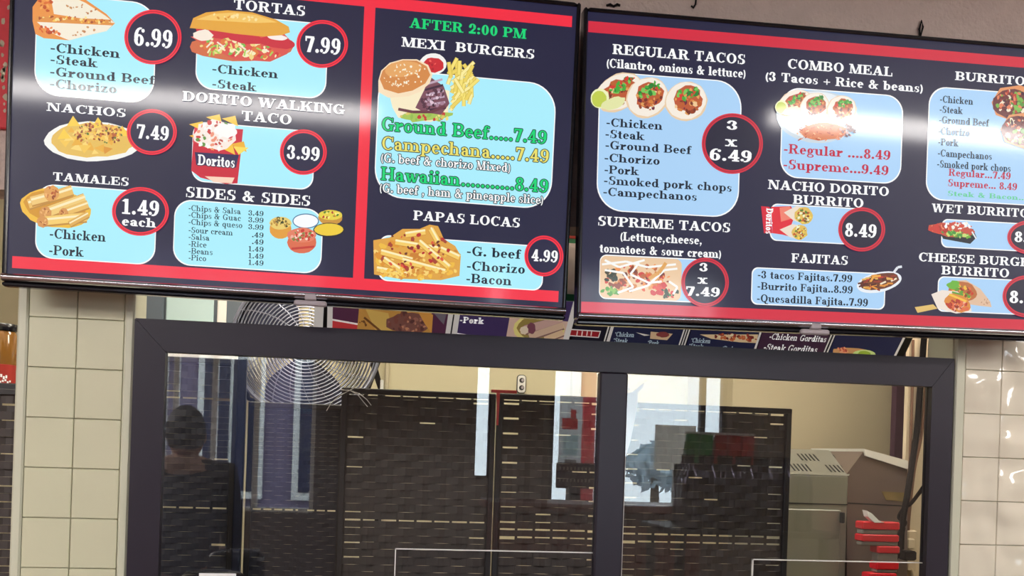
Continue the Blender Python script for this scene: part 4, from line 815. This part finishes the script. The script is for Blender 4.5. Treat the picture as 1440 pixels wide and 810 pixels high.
obj('yoke', MB().tube([(FC.x - FR - .012, 1.2, FC.z), (FC.x - FR * .8, 1.27, FC.z - FR * .75), (FC.x, 1.275, FC.z - FR - .02), (FC.x + FR * .8, 1.27, FC.z - FR * .75), (FC.x + FR + .012, 1.2, FC.z)], .008, 8), 'navy', fan, smooth=True)
obj('base', MB().lathe([(.001, 0), (.24, 0), (.24, .015), (.05, .03), (.001, .03)], (FC.x, 1.27, 0), 28), 'navy', fan, smooth=True)
br = thing('wall_bracket', 'dark slanted bracket arm between the fan and the beige wall', 'bracket', tuple(pt(530, 530, 1.6)))
p0, p1 = pt(524, 508, 1.5), pt(536, 549, 1.5); v0 = Vector((.012, 0, 0))
obj('arm', MB().prism([p0 - v0, p0 + v0, p1 + v0 * .8, p1 - v0 * .8], (0, .02, 0)).prism([p1 + Vector((-.012, 0, 0)), p1 + Vector((.012, 0, 0)), p1 + Vector((.02, 0, -.9)), p1 + Vector((-.004, 0, -.9))], (0, .02, 0)), 'cord', br)
q = pt(537, 541, 1.49); obj('clip', MB().bbox((q.x - .006, 1.488, q.z - .018), (q.x + .006, 1.5, q.z + .018), .002), 'white', br, label='white clip')
ft = pt(536, 549, 1.5); obj('post', MB().bbox((ft.x + .0, 1.5, 0), (ft.x + .02, 1.52, ft.z - .85), .002), 'cord', br)
c = [[(479, 548), (492, 549), (506, 554), (516, 562), (522, 570)], [(459, 578), (466, 566), (478, 556), (492, 549), (500, 544)], [(492, 549), (503, 555), (511, 565), (517, 572)]]
P = [[pt(x, y, .43) for x, y in s] for s in c]; k = MB()
for s in P: k.tube(s, .0012, 6)
tag(obj('loose_wire', k, 'white', smooth=True, loc=tuple(pt(492, 549, .43))), 'thin white wire ends curling at the fan bottom over the woven screen', 'wire')

# pale steel cabinet high on the back wall, left of the menu board
cy = 1.7; c0, c1 = pt(150, 480, cy), pt(345, 452, cy); ct0, ct1 = pt(150, 400, cy).z, pt(260, 462, cy).z
wc = thing('wall_cabinet', 'pale steel wall cabinet glimpsed left of the fan above the window frame', 'cabinet', ((c0.x + c1.x) / 2, cy, ct1))
obj('body', MB().bbox((c0.x, cy, ct1), (c1.x, 2.0, ct0 + .2), .004), 'slate', wc)
for p0, p1, m_ in ((152, 186, 'slate'), (194, 231, 'slate'), (234, 301, 'pale_blue'), (306, 319, 'white')):
    a, b_ = pt(p0, 435, cy), pt(p1, 435, cy); obj('door', MB().bbox((a.x, cy - .014, ct1 + .006), (b_.x, cy - .0005, ct0 + .19), .004), m_, wc)
a, b_ = pt(187, 435, cy), pt(192, 435, cy); obj('mullion', MB().bbox((a.x, cy - .018, ct1), (b_.x, cy - .0005, ct0 + .2), .002), 'white', wc, label='white upright strip')

# pale strip standing in for the bright back wall over the tall left screen
s0, s1 = pt(238, 491, .8), pt(328, 504, .8)
sh = thing('wall_shelf', 'pale shelf board seen over the tall screen in the left corner of the window', 'shelf', ((s0.x + s1.x) / 2, .9, s1.z))  # no shelf there: added white strip for the bright wall behind
obj('board', MB().bbox((s0.x - .08, .8, s1.z - .02), (s1.x, 1.9, s0.z + .03), .003), 'white', sh); obj('bracket', MB().bbox((s0.x, 1.9, s1.z - .02), (s1.x - .02, 2.0, s0.z + .03), .003), 'white', sh)

# wall socket
oc = pt(733.5, 540, 1.99); so = thing('wall_socket', 'white double wall socket on the beige wall above the folding screen', 'socket', tuple(oc))
hw, hh = .0165, .036
def rr(cx, cz, hw, hh, r, y): return [(cx + s * (hw - r) + r * cos(t), y, cz + u * (hh - r) + r * sin(t)) for s, u, t0 in ((1, 1, 0), (-1, 1, pi / 2), (-1, -1, pi), (1, -1, 1.5 * pi)) for t in [t0 + q * pi / 8 for q in range(5)]]
obj('plate', MB().prism(rr(oc.x, oc.z, hw, hh, .012, 1.988), (0, .012, 0)), 'white', so); obj('rim', MB().prism(rr(oc.x, oc.z, hw + .003, hh + .003, .014, 1.994), (0, .006, 0)), 'dot', so)
for dz in (.015, -.016):
    obj('outlet', MB().prism(rr(oc.x, oc.z + dz, .0105, .0105, .0104, 1.985), (0, .004, 0)), 'dot', so); obj('outlet_face', MB().prism(rr(oc.x + .003, oc.z + dz + .001, .0055, .006, .0054, 1.983), (0, .003, 0)), 'clear_plastic', so)

# ------------------------------------------------------------------ steel warmer, red reflection bars, cables on the right
wy = .85
wm = thing('food_warmer', 'steel food warmer with slotted sloping hood behind the right pane', 'warmer', (X(1190, 700, wy), wy + .2, 0))
fx0, fx1 = X(1100, 740, wy), X(1191, 740, wy); fz = Z(1150, 668, wy); bz_, by_ = Z(1165, 633, wy + .28), wy + .28
obj('body', MB().bbox((fx0, wy, .0), (fx1, wy + .5, fz), .004), 'steel', wm)
hr, hl = pt(1214, 632, by_), pt(1090, 632, by_)
obj('hood', MB().add([(fx0, wy, fz), (fx1, wy, fz), (hr.x, by_, bz_), (hl.x, by_, bz_), (fx0, wy + .5, fz), (fx1, wy + .5, fz), (hr.x, wy + .5, bz_), (hl.x, wy + .5, bz_)], [(0, 1, 2, 3), (3, 2, 6, 7), (4, 7, 6, 5), (0, 3, 7, 4), (1, 5, 6, 2), (0, 4, 5, 1)]), 'steel', wm)
sl = (bz_ - fz) / (by_ - wy)
for gx, gy in ((1122, 659), (1133, 644.5), (1173, 659), (1184, 645)):
    k = MB()
    for i in range(5):
        px = gx - 10 + i * 5.6
        t = .25 if gy > 650 else .66; yy = wy + (by_ - wy) * t; zz = fz + (bz_ - fz) * t; xx = pt(px, gy, yy).x; L = .035; dx = .010
        k.prism([(xx - .0022, yy - L, zz - L * sl + .001), (xx + .0022, yy - L, zz - L * sl + .001), (xx + .0022 + dx, yy + L, zz + L * sl + .001), (xx - .0022 + dx, yy + L, zz + L * sl + .001)], (0, -.0006, .001))
    obj('vent_slots', k, 'dot', wm)
dz1 = Z(1140, 716, wy); obj('door', MB().bbox((fx0 + .002, wy - .012, .3), (X(1180, 740, wy), wy - .0005, dz1), .003), 'steel', wm)
hx = X(1181, 728, wy); obj('door_handle', MB().bbox((hx - .006, wy - .03, Z(1181, 735, wy)), (hx + .004, wy - .0005, Z(1181, 720, wy)), .002), 'dot', wm)
obj('seam', MB().box((fx0, wy - .0016, Z(1140, 709, wy)), (fx1, wy, Z(1140, 707.5, wy))), 'dot', wm)
def P3(x, y, Y=wy + .02): return pt(x, y, Y)
sd = [P3(1191, 666), P3(1215, 634), P3(1276, 650), P3(1276, 900), P3(1191, 900)]
obj('side_panel', MB().prism(sd, (0, .4, 0)), 'steel_dark', wm)
obj('top_trim', MB().prism([P3(1215, 631, wy + .012), P3(1277, 648, wy + .012), P3(1277, 660, wy + .012), P3(1217, 641, wy + .012)], (0, .41, 0)), 'white', wm, label='white trim along the sloping top edge')
obj('seam', MB().prism([P3(1192, 706.5, wy + .019), P3(1276, 711, wy + .019), P3(1276, 712.5, wy + .019), P3(1192, 708.5, wy + .019)], (0, .003, 0)), 'dot', wm)
obj('mustard_patch', MB().prism([P3(1240, 691, wy + .018), P3(1275, 693, wy + .018), P3(1275, 706, wy + .018), P3(1246, 703, wy + .018)], (0, .003, 0)), mat('mustard_tape', (132, 112, 70), .5, vary=.3, vscale=40), wm, label='mustard smudged patch')  # reflection in the steel, painted as a flat mustard shape
ty = .70; tray = None; rows = [(1213, 1266, 734, 745), (1212, 1265, 752, 762), (1234, 1266, 768, 778), (1233, 1265, 790, 801), (1222, 1262, 806, 818)]
names = ['topmost red tray of the stack before the steel warmer', 'second red tray from the top, before the steel warmer', 'third red tray from the top, shorter than those above', 'fourth red tray from the top, beside the black plug', 'lowest visible red tray, cut by the bottom of the photo']
for i, ((a, b_, u, v), nm) in enumerate(zip(rows, names)):  # solid red bars on grey bases, standing in for reflections in the steel
    xa_, xb_, zt, zb_ = X(a, u, ty), X(b_, u, ty), Z(1240, u, ty), Z(1240, v, ty); nx = Z(1240, rows[i + 1][2], ty) if i < 4 else zb_ - .03
    t = thing('tray', nm, 'tray', ((xa_ + xb_) / 2, ty + .05, nx), group='red trays beside the steel warmer')
    obj('rim', MB().bbox((xa_, ty, zb_), (xb_, ty + .05, zt), .003), 'red', t); obj('tub', MB().bbox((xa_ + .004, ty + .006, nx), (xb_ - .003, ty + .045, zb_ - .0002), .003), 'grey', t)
st = thing('tray_stand', 'grey steel stand under the red trays', 'stand', (X(1240, 800, ty), ty + .05, 0))
obj('post', MB().bbox((X(1213, 800, ty), ty + .002, 0), (X(1266, 800, ty), ty + .05, nx), .003), 'steel', st)
pk = obj('wrapper', MB().prism([pt(x, y, ty - .002) for x, y in ((1219, 718), (1226, 722), (1236, 732), (1244, 735), (1230, 735), (1221, 727))], (0, .03, .001)), 'paper', loc=tuple(pt(1230, 735, ty)))
tag(pk, 'crumpled white wrapper on the topmost red tray', 'wrapper')
mc = obj('cloth_panel', MB().bbox((X(1257, 600, 1.2), 1.2, 1.2), (X(1277, 600, 1.2), 1.23, ZC - .012), .006), 'maroon', loc=(X(1266, 600, 1.2), 1.2, 1.2))
tag(mc, 'dark maroon cloth strip hanging between the beige wall and the cables', 'cloth')
obj('hanging_rod', MB().tube([(X(1250, 500, 1.2), 1.215, ZC - .006), (X(1284, 500, 1.2), 1.215, ZC - .006)], .006, 8), 'steel').parent = mc
bpy.context.view_layer.update(); mc.children[0].matrix_parent_inverse = mc.matrix_world.inverted()
cyy = .93
def cable(name, label, pts, r, m, Y=cyy, grp=None):
    P = [pt(p[0], p[1], p[2] if len(p) > 2 else Y) for p in pts]
    Q = []
    for i in range(len(P) - 1):
        p0, p1, p2, p3 = P[max(i - 1, 0)], P[i], P[i + 1], P[min(i + 2, len(P) - 1)]
        for s in range(6):
            t = s / 6; Q.append(.5 * ((2 * p1) + (p2 - p0) * t + (2 * p0 - 5 * p1 + 4 * p2 - p3) * t * t + (3 * p1 - p0 - 3 * p2 + p3) * t ** 3))
    Q.append(P[-1]); o = obj(name, MB().tube(Q, r, 8), m, smooth=True, loc=tuple(P[0])); return tag(o, label, 'cable', grp)
G_ = 'cables in front of the beige column'
cable('power_cable', 'thick black cable running down the beige column to a knot', [(1300, 470), (1294, 545), (1290, 600), (1283, 650, .86), (1276, 695, .78), (1271, 722, .78), (1268, 745, .78), (1267, 772, .79)], 0.0105, 'cord', .93, G_)
cable('power_cable', 'black cable looping from the window frame through the knot and down to a point', [(1298, 686, .2), (1292, 694, .55), (1281, 708, .8), (1270, 716, .81), (1264, 728, .81), (1273, 734, .81), (1268, 744, .81), (1252, 772, .81), (1247, 792, .81), (1254, 796, .81), (1264, 776, .81), (1271, 742, .81)], .006, 'cord', .92, G_)
cable('power_cable', 'brown cable slanting behind the thick black one', [(1316, 470), (1309, 500), (1302, 545), (1296, 610), (1286, 660), (1279, 720), (1277, 750)], .0052, 'brown', .938, G_)
cable('power_cable', 'thin brown cable beside the dark maroon cloth', [(1284, 478), (1283, 545), (1280, 640), (1277, 700), (1275, 742)], .0048, 'brown', .94, G_)
cable('power_cable', 'cream cable hanging from the power strip to the bottom of the photo', [(1281, 799), (1284, 812), (1282, 860), (1278, 960)], .006, 'cream', .93, G_)
pst = thing('power_strip', 'cream power strip with a black plug on the beige column', 'power strip', tuple(pt(1281, 800, .93)))
obj('strip_body', MB().bbox((X(1275, 780, .93), .925, Z(1280, 803, .93)), (X(1288, 780, .93), .95, Z(1280, 746, .93)), .004), 'cream', pst)
obj('upper_plug', MB().bbox((X(1273, 765, .915), .9, Z(1280, 772, .915)), (X(1284, 765, .915), .9245, Z(1280, 757, .915)), .004), 'cream', pst)
obj('black_plug', MB().bbox((X(1266, 780, .83), .80, Z(1275, 787, .83)), (X(1283, 780, .83), .845, Z(1275, 774, .83)), .004), 'cord', pst, label='black plug')
wcl = MB(); pr = [(881, 553), (891, 551), (903, 541), (906, 539), (904, 546), (896, 553), (897, 562), (893, 590), (886, 622), (879, 645), (876, 640), (878, 600)]
wcl.prism([pt(x, y, .28) for x, y in pr], (0, .012, 0)); wcl.prism([pt(x, y, .277) for x, y in ((881, 556), (892, 555), (888, 600), (879, 636))], (0, .003, 0)); wcl.tube([pt(886, 548, .288), pt(860, 530, .288), (MX0 + .03, .021, pt(860, 530, .3).z)], .003, 6)
tag(obj('white_cloth', wcl, 'cloth', loc=tuple(pt(890, 560, .28))), 'white cloth with a pointed corner hanging behind the window mullion', 'cloth')

# ------------------------------------------------------------------ left edge and counter
by = .62; bx = X(-6, 520, by); bz0 = Z(10, 541, by); bz1 = Z(10, 466, by); R_ = X(24, 500, by) - bx
sf = thing('side_shelf', 'dark shelf carrying the orange drink bottle at the left edge', 'shelf', (bx, by, 0))
obj('shelf_board', MB().bbox((bx - .25, by - .1, bz0 - .02), (bx + .12, by + .12, bz0), .003), 'black_matte', sf)
for sx in (-.23, .1):
    for sy in (-.08, .1): obj('leg', MB().bbox((bx + sx - .01, by + sy - .01, 0), (bx + sx + .01, by + sy + .01, bz0 - .0202), .002), 'black_matte', sf)
bo = thing('drink_bottle', 'amber drink bottle with black cap and red label at the left edge of the photo', 'bottle', (bx, by, bz0))
obj('bottle_body', MB().lathe([(.001, 0), (R_ * .9, 0), (R_, .012), (R_, bz1 - bz0 - .012), (R_ * .92, bz1 - bz0 - .002), (R_ * .6, bz1 - bz0), (.001, bz1 - bz0)], (bx, by, bz0), 32), 'amber', bo, smooth=True)
obj('cap', MB().lathe([(.001, 0), (R_ * .99, 0), (R_, .006), (R_, .014), (R_ * .95, .018), (.001, .018)], (bx, by, bz1), 32), 'black', bo, smooth=True)
lz0, lz1 = Z(10, 541, by), Z(10, 514, by); lb = obj('label', MB().lathe([(R_ + .0006, .0005), (R_ + .0012, .001), (R_ + .0012, lz1 - lz0), (R_ + .0004, lz1 - lz0 + .0005)], (bx, by, lz0), 32), 'redlab', bo, smooth=True)
k = MB()
for zz, dz, t0, t1 in ((Z(10, 531, by), .004, -1.9, -.7), (Z(10, 537, by), .0025, -1.7, -.5)):
    for i in range(10):
        a0, a1 = t0 + (t1 - t0) * i / 10, t0 + (t1 - t0) * (i + .75) / 10; r = R_ + .0022; w1 = .003 * sin(i * 2.1)
        k.add([(bx + r * cos(a0), by + r * sin(a0), zz - dz + w1), (bx + r * cos(a1), by + r * sin(a1), zz - dz + w1), (bx + r * cos(a1), by + r * sin(a1), zz + dz + w1), (bx + r * cos(a0), by + r * sin(a0), zz + dz + w1)], [(0, 1, 2, 3)])
obj('script_mark', k, 'paper', bo, label='white script on the label')
dy = -.2; dc = pt(300, 806, dy); dtop = Z(305, 801.5, dy); DR = .052
dm = thing('paper_dispenser', 'dark rounded top with a white sticker at the bottom edge of the photo', 'dispenser', (dc.x, dy, .98))
hh = dtop - .98; rx = .068
obj('shell', MB().lathe_s([(1e-4, 0), (rx, 0), (rx, hh * .9), (rx * .95, hh * .95), (rx * .8, hh * .982), (rx * .5, hh * .996), (1e-4, hh)], (dc.x, dy, .98), 32, (1, .7, 1)), 'black', dm, smooth=True)
sx0, sx1 = X(280, 806, dy - .05), X(332, 806, dy - .05); zt = dtop - .001
obj('sticker', MB().box((sx0, dy - .0505, .98 + hh * .72), (sx1, dy - .0485, zt)), 'paper', dm, label='white printed sticker')
k = MB(); px_ = (sx1 - sx0)
for a, b_, z_, t in ((.15, .38, .008, .0022), (.42, .5, .008, .0026), (.5, .95, .0085, .0015), (.1, .55, .0145, .003)): k.box((sx0 + px_ * a, dy - .0509, zt - z_ - t), (sx0 + px_ * b_, dy - .0506, zt - z_))
obj('print', k, 'dot', dm)

# ------------------------------------------------------------------ the dining room and street that the glass reflects
def V(px, py, Yv): p = pt(px, py, Yv); return Vector((p.x, .018 - p.y, p.z))
struct('ground', MB().box((-14, -30, -.2), (16, -5.62, -.02)), 'asphalt')
fb = thing('building', 'pale two storey building across the street, dimly mirrored in the left pane', 'building', (-3, -11, -.02))
obj('wall', MB().box((-9, -13, -.02), (.6, -11, 6)), 'facade', fb)
for i in range(7):
    for z0 in (.9, 3.6):
        x0 = -7.6 + i * 1.15; obj('window_trim', MB().bbox((x0 - .08, -10.98, z0 - .1), (x0 + .72, -10.93, z0 + 1.7), .01), 'white', fb)
        obj('window_glass', MB().bbox((x0, -10.93, z0), (x0 + .3, -10.91, z0 + 1.6), .01).bbox((x0 + .34, -10.93, z0), (x0 + .64, -10.91, z0 + 1.6), .01), 'facw', fb)
rn = random.Random(11)
def tree(x, y, h, r, label):
    t = thing('tree', label, 'tree', (x, y, -.02), group='trees outside the storefront')
    obj('trunk', MB().tube([(x, y, -.02), (x + .03, y, h * .4), (x, y, h * .8)], [.09, .07, .03], 8), 'bark', t, smooth=True)
    k = MB()
    for _ in range(190):
        a, b_, q = rn.uniform(0, 6.28), rn.uniform(-1, 1), rn.random() ** .4
        c = Vector((x + r * q * cos(a) * math.sqrt(1 - b_ * b_), y + r * q * sin(a) * math.sqrt(1 - b_ * b_), h * .66 + r * .8 * q * b_)); u = Vector((rn.uniform(-1, 1), rn.uniform(-1, 1), rn.uniform(-1, 1))).normalized(); v = u.orthogonal().normalized(); s_ = rn.uniform(.08, .16)
        k.prism([c + u * s_, c + v * s_ * .5, c - u * s_, c - v * s_ * .5], u.cross(v) * .004)
    obj('crown', k, 'leaf', t)
for px, h, r, yv, n_ in ((920, 2.05, .4, 12, 'left'), (964, 1.9, .5, 14.4, 'middle'), (1010, 2.1, .4, 12.2, 'right')):
    p = V(px, 640, yv); tree(p.x, p.y, h, r, '%s one of three bushy trees outside the storefront, mirrored in the right pane' % n_)
yv = 6.6
p0, p1 = V(788, 556, yv), V(816, 672, yv)
p0_, p1_ = p0.copy(), p1.copy()
ps = thing('window_poster', 'white poster board with a red picture outside the storefront, mirrored in the left pane', 'poster', (p0.x, p0.y, p1.z))
obj('sheet', MB().box((p0.x, p0.y, p1.z), (p1.x, p0.y - .003, p0.z)), 'paper', ps)
for a, b_, c, d_, m_ in ((791, 588, 812, 604, 'red'), (803, 576, 810, 588, 'red'), (792, 612, 812, 640, 'pale_blue'), (794, 646, 810, 660, 'grey')):
    q0, q1 = V(a, b_, yv), V(c, d_, yv); obj('print', MB().box((q0.x, p0.y + .0005, q1.z), (q1.x, p0.y + .002, q0.z)), m_, ps)
p0, p1 = V(820, 540, 7), V(834, 700, 7)
rp = thing('street_column', 'red painted column outside the storefront', 'column', ((p0.x + p1.x) / 2, p0.y, -.02))
obj('shaft', MB().bbox((p0.x, p0.y - .1, -.02), (p1.x, p0.y, 3.2), .02), 'redp', rp); obj('base', MB().bbox((p0.x - .05, p0.y - .15, -.02), (p1.x + .05, p0.y + .05, .2), .02), 'grey', rp)
p0, p1 = V(783, 650, 5.0), V(836, 688, 5.0)
ms = thing('notice_board', 'maroon notice board standing before the storefront, mirrored in the left pane', 'sign', ((p0.x + p1.x) / 2, p0.y, 0))
obj('board', MB().bbox((p0.x, p0.y - .02, p1.z), (p1.x, p0.y, p0.z), .004), 'maroon', ms); obj('post', MB().bbox((p0.x + .1, p0.y - .018, 0), (p1.x - .1, p0.y - .004, p1.z), .003), 'navy', ms)
for i in range(2):
    k = MB()
    for j in range(9):
        x = p0.x + .02 + j * (p1.x - p0.x - .04) / 9; z = p0.z - .03 - i * (p0.z - p1.z) * .46; k.box((x, p0.y + .0004, z - .022), (x + .012, p0.y + .001, z))
    obj('lettering', k, 'kraft', ms)
obj('pole', MB().box(((V(800, 672, yv).x) - .02, p0_.y - .02, -.02), ((V(800, 672, yv).x) + .02, p0_.y - .004, p1_.z + .05)), 'grey', ps)
yv = 8.6
p0, p1 = V(922, 597, yv), V(977, 662, yv)
ts = thing('notice_board', 'tan board on a pole outside the storefront, mirrored in the right pane', 'sign', ((p0.x + p1.x) / 2, p0.y, -.02))
obj('board', MB().bbox((p0.x, p0.y - .02, p1.z), (p1.x, p0.y, p0.z), .003), 'kraft', ts); obj('pole', MB().box(((p0.x + p1.x) / 2 - .02, p0.y - .018, -.02), ((p0.x + p1.x) / 2 + .02, p0.y - .004, p1.z)), 'grey', ts)
p0, p1 = V(680, 716, 4.2), V(985, 668, 4.2)
dcn = thing('bar_counter', 'red brown counter by the storefront, dimly mirrored in the panes', 'counter', ((p0.x + p1.x) / 2, p0.y, 0))
obj('counter_top', MB().bbox((p0.x, p0.y - .3, 1.14), (p1.x, p0.y + .3, 1.19), .01), 'wood', dcn); obj('counter_body', MB().bbox((p0.x + .05, p0.y - .2, 0), (p1.x - .05, p0.y + .2, 1.14), .01), 'wood', dcn)
# display table with dark bottles and snack packets
p0, p1 = V(935, 760, 2.7), V(1115, 760, 2.7); tz = 1.16
dt = thing('display_table', 'dark display table holding the bottles mirrored in the right pane', 'table', ((p0.x + p1.x) / 2, p0.y, 0))
obj('table_top', MB().bbox((p0.x - .05, p0.y - .3, tz - .03), (p1.x + .1, p0.y + .3, tz), .006), 'black_matte', dt)
for sx in (p0.x - .02, p1.x + .03):
    for sy in (-.27, .23): obj('leg', MB().bbox((sx, p0.y + sy, 0), (sx + .04, p0.y + sy + .04, tz - .0302), .004), 'black_matte', dt)
rs_ = thing('display_riser', 'dark riser at the back of the bottle table, carrying snack packets', 'riser', (p0.x + .3, p0.y - .23, tz)); obj('box', MB().bbox((p0.x + .12, p0.y - .29, tz), (p1.x + .08, p0.y - .18, tz + .30), .006), 'black_matte', rs_); obj('front_lip', MB().bbox((p0.x + .12, p0.y - .18, tz + .28), (p1.x + .08, p0.y - .176, tz + .31), .001), 'black', rs_)
bt = thing('bottle', 'dark glossy bottle on the display table, mirrored in the right pane', 'bottle', (0, 0, 0), group='dark bottles on the display table')
obj('bottle_body', MB().lathe([(.001, 0), (.042, 0), (.045, .01), (.045, .2), (.04, .24), (.018, .29), (.014, .3), (.014, .33), (.001, .33)], n=20), 'bottle', bt, local=True, smooth=True)
obj('cap', MB().lathe([(.001, .3305), (.016, .3305), (.016, .352), (.001, .352)], n=16), 'black', bt, local=True, smooth=True)
n = 0
for row in range(3):
    for c_ in range(7):
        l = Vector((p0.x + .05 + c_ * .094 + row * .02, p0.y + .22 - row * .12, tz))
        if n == 0: bt.location = l
        else: dup(bt, l)
        n += 1
def packet(name, m_):
    k = MB(); k.prism([(-.05, -.02, .01), (-.055, 0, 0), (.055, 0, 0), (.05, -.02, .01), (.055, -.024, .08), (.05, -.004, .155), (.055, 0, .16), (-.055, 0, .16), (-.05, -.004, .155), (-.055, -.024, .08)], (0, .03, 0)); return k
for i in range(5):
    m_ = 'green' if i < 2 else 'redpk'
    t = thing('snack_packet', '%s snack packet standing behind the bottles, mirrored in the right pane' % ('green' if i < 2 else 'red'), 'packet', (p0.x + .2 + i * .075, p0.y - .245, tz + .3), group='%s snack packets behind the bottles' % ('green' if i < 2 else 'red'))
    k = packet('', m_); obj('bag', MB().add([(x * .62, y, z) for x, y, z in k.v], k.f), m_, t, local=True); obj('crimp', MB().box((-.034, .001, .1602), (.034, .02, .172)), 'white', t, local=True)

# ------------------------------------------------------------------ the person at the counter, seen only as a dark reflection
def skin(name, vs, es, rs, m_, parent, root=0, sub=2):
    me = bpy.data.meshes.new(name); W = WM[parent].inverted(); me.from_pydata([tuple(W @ Vector(v)) for v in vs], es, [])
    o = bpy.data.objects.new(name, me); COL.objects.link(o); o.parent = parent; WM[o] = WM[parent]
    o.modifiers.new('Skin', 'SKIN'); sv = me.skin_vertices[0].data
    for i, r in enumerate(rs): sv[i].radius = r if isinstance(r, tuple) else (r, r); sv[i].use_root = (i == root)
    u = o.modifiers.new('Subdivision', 'SUBSURF'); u.levels = u.render_levels = sub
    me.materials.append(M[m_]); me.polygons.foreach_set('use_smooth', [True] * len(me.polygons)); return o
px_, py_ = V(262, 600, 2.45).x, V(262, 600, 2.45).y
pe = thing('person', 'person in a dark jacket standing before the counter, dimly mirrored in the left pane', 'person', (px_, py_, 0))
Hh = 1.62
def J(x, y, z): return (px_ + x, py_ + y, z)
body_v = [J(0, 0, .88), J(0, 0, 1.05), J(0, .0, 1.24), J(0, -.01, 1.36), J(0, 0, 1.43), J(0, .015, 1.50), J(0, .01, 1.545)]
rs = [(.15, .11), (.14, .10), (.165, .11), (.12, .085), .05, (.066, .082), (.055, .07)]
es = [(i, i + 1) for i in range(6)]
def add(v, r, p): body_v.append(v); rs.append(r); es.append((p, len(body_v) - 1)); return len(body_v) - 1
for s_ in (-1, 1):
    h_ = add(J(s_ * .09, 0, .82), .085, 0); k_ = add(J(s_ * .095, .015, .46), .058, h_); a_ = add(J(s_ * .1, 0, .09), .038, k_); add(J(s_ * .105, .13, .045), (.035, .03), a_)
    sh_ = add(J(s_ * .17, -.01, 1.35), .06, 3); e_l = add(J(s_ * .21, -.02, 1.1), .043, sh_); w_ = add(J(s_ * .2, .16, 1.02), .028, e_l); pm = add(J(s_ * .195, .225, 1.01), (.034, .018), w_)
bo_ = skin('body', body_v, es, rs, 'skin', pe)
jv = [J(0, 0, .86), J(0, 0, 1.05), J(0, 0, 1.24), J(0, -.01, 1.36), J(0, 0, 1.41)]; jr = [(.18, .135), (.165, .125), (.19, .13), (.14, .1), .065]; je = [(0, 1), (1, 2), (2, 3), (3, 4)]
for s_ in (-1, 1):
    jv += [J(s_ * .175, -.01, 1.35), J(s_ * .215, -.02, 1.1), J(s_ * .203, .14, 1.025)]; jr += [.075, .058, .042]; n_ = len(jv); je += [(3, n_ - 3), (n_ - 3, n_ - 2), (n_ - 2, n_ - 1)]
skin('jacket', jv, je, jr, 'jacket', pe)
tv = [J(0, 0, .9)]; tr = [(.165, .12)]; te = []
for s_ in (-1, 1):
    tv += [J(s_ * .09, 0, .8), J(s_ * .096, .015, .46), J(s_ * .1, 0, .1)]; tr += [.1, .072, .055]; n_ = len(tv); te += [(0, n_ - 3), (n_ - 3, n_ - 2), (n_ - 2, n_ - 1)]
skin('trousers', tv, te, tr, 'jeans', pe)
for s_ in (-1, 1):
    for i in range(5):
        if i < 4: b0 = Vector(J(s_ * (.195 + .018 - i * .0125), .235, 1.012)); d1 = Vector((0, .034 - .004 * abs(i - 1.4), -.004)); L3 = [b0, b0 + d1, b0 + d1 + Vector((0, .016, -.016)), b0 + d1 + Vector((0, .018, -.036))]
        else: b0 = Vector(J(s_ * (.195 - .03), .19, 1.012)); L3 = [b0, b0 + Vector((-s_ * .02, .02, .0)), b0 + Vector((-s_ * .026, .045, -.006))]
        skin('finger', [tuple(q) for q in L3], [(q, q + 1) for q in range(len(L3) - 1)], [.009, .0085, .008, .007][:len(L3)], 'skin', pe, sub=1)
    sv_ = J(s_ * .105, .06, 0); obj('shoe', MB().lathe_s([(1e-4, 0), (.05, 0), (.05, .03), (.042, .06), (.02, .08), (1e-4, .082)], sv_, 16, (.9, 2.6, 1)), 'black_matte', pe, smooth=True)
hd = MB(); hd.ball(J(0, .015, 1.515), .1, 20, 14, (.76, .95, 1.12)); obj('head', hd, 'skin', pe, smooth=True)
obj('nose', MB().prism([J(-.012, .1, 1.495), J(.012, .1, 1.495), J(0, .105, 1.54)], (0, .02, -.004)), 'skin', pe)
for s_ in (-1, 1):
    obj('eye', MB().ball(J(s_ * .03, .098, 1.535), .011, 10, 6), 'dot', pe, smooth=True); obj('ear', MB().ball(J(s_ * .078, .01, 1.515), .024, 10, 6, (.4, .8, 1.2)), 'skin', pe, smooth=True)
obj('mouth', MB().bbox(J(-.022, .095, 1.458), J(.022, .106, 1.466), .002), 'redlab', pe)
hv = MB(); hv.ball(J(0, -.008, 1.54), .108, 20, 14, (.8, .92, 1.05)); hv.v = [(x, y, max(z, 1.46)) if y < py_ + .06 else (x, y - .012, max(z, 1.575)) for x, y, z in hv.v]
obj('hair', hv, 'hair', pe, smooth=True)

pe.rotation_euler = (0, 0, pi)
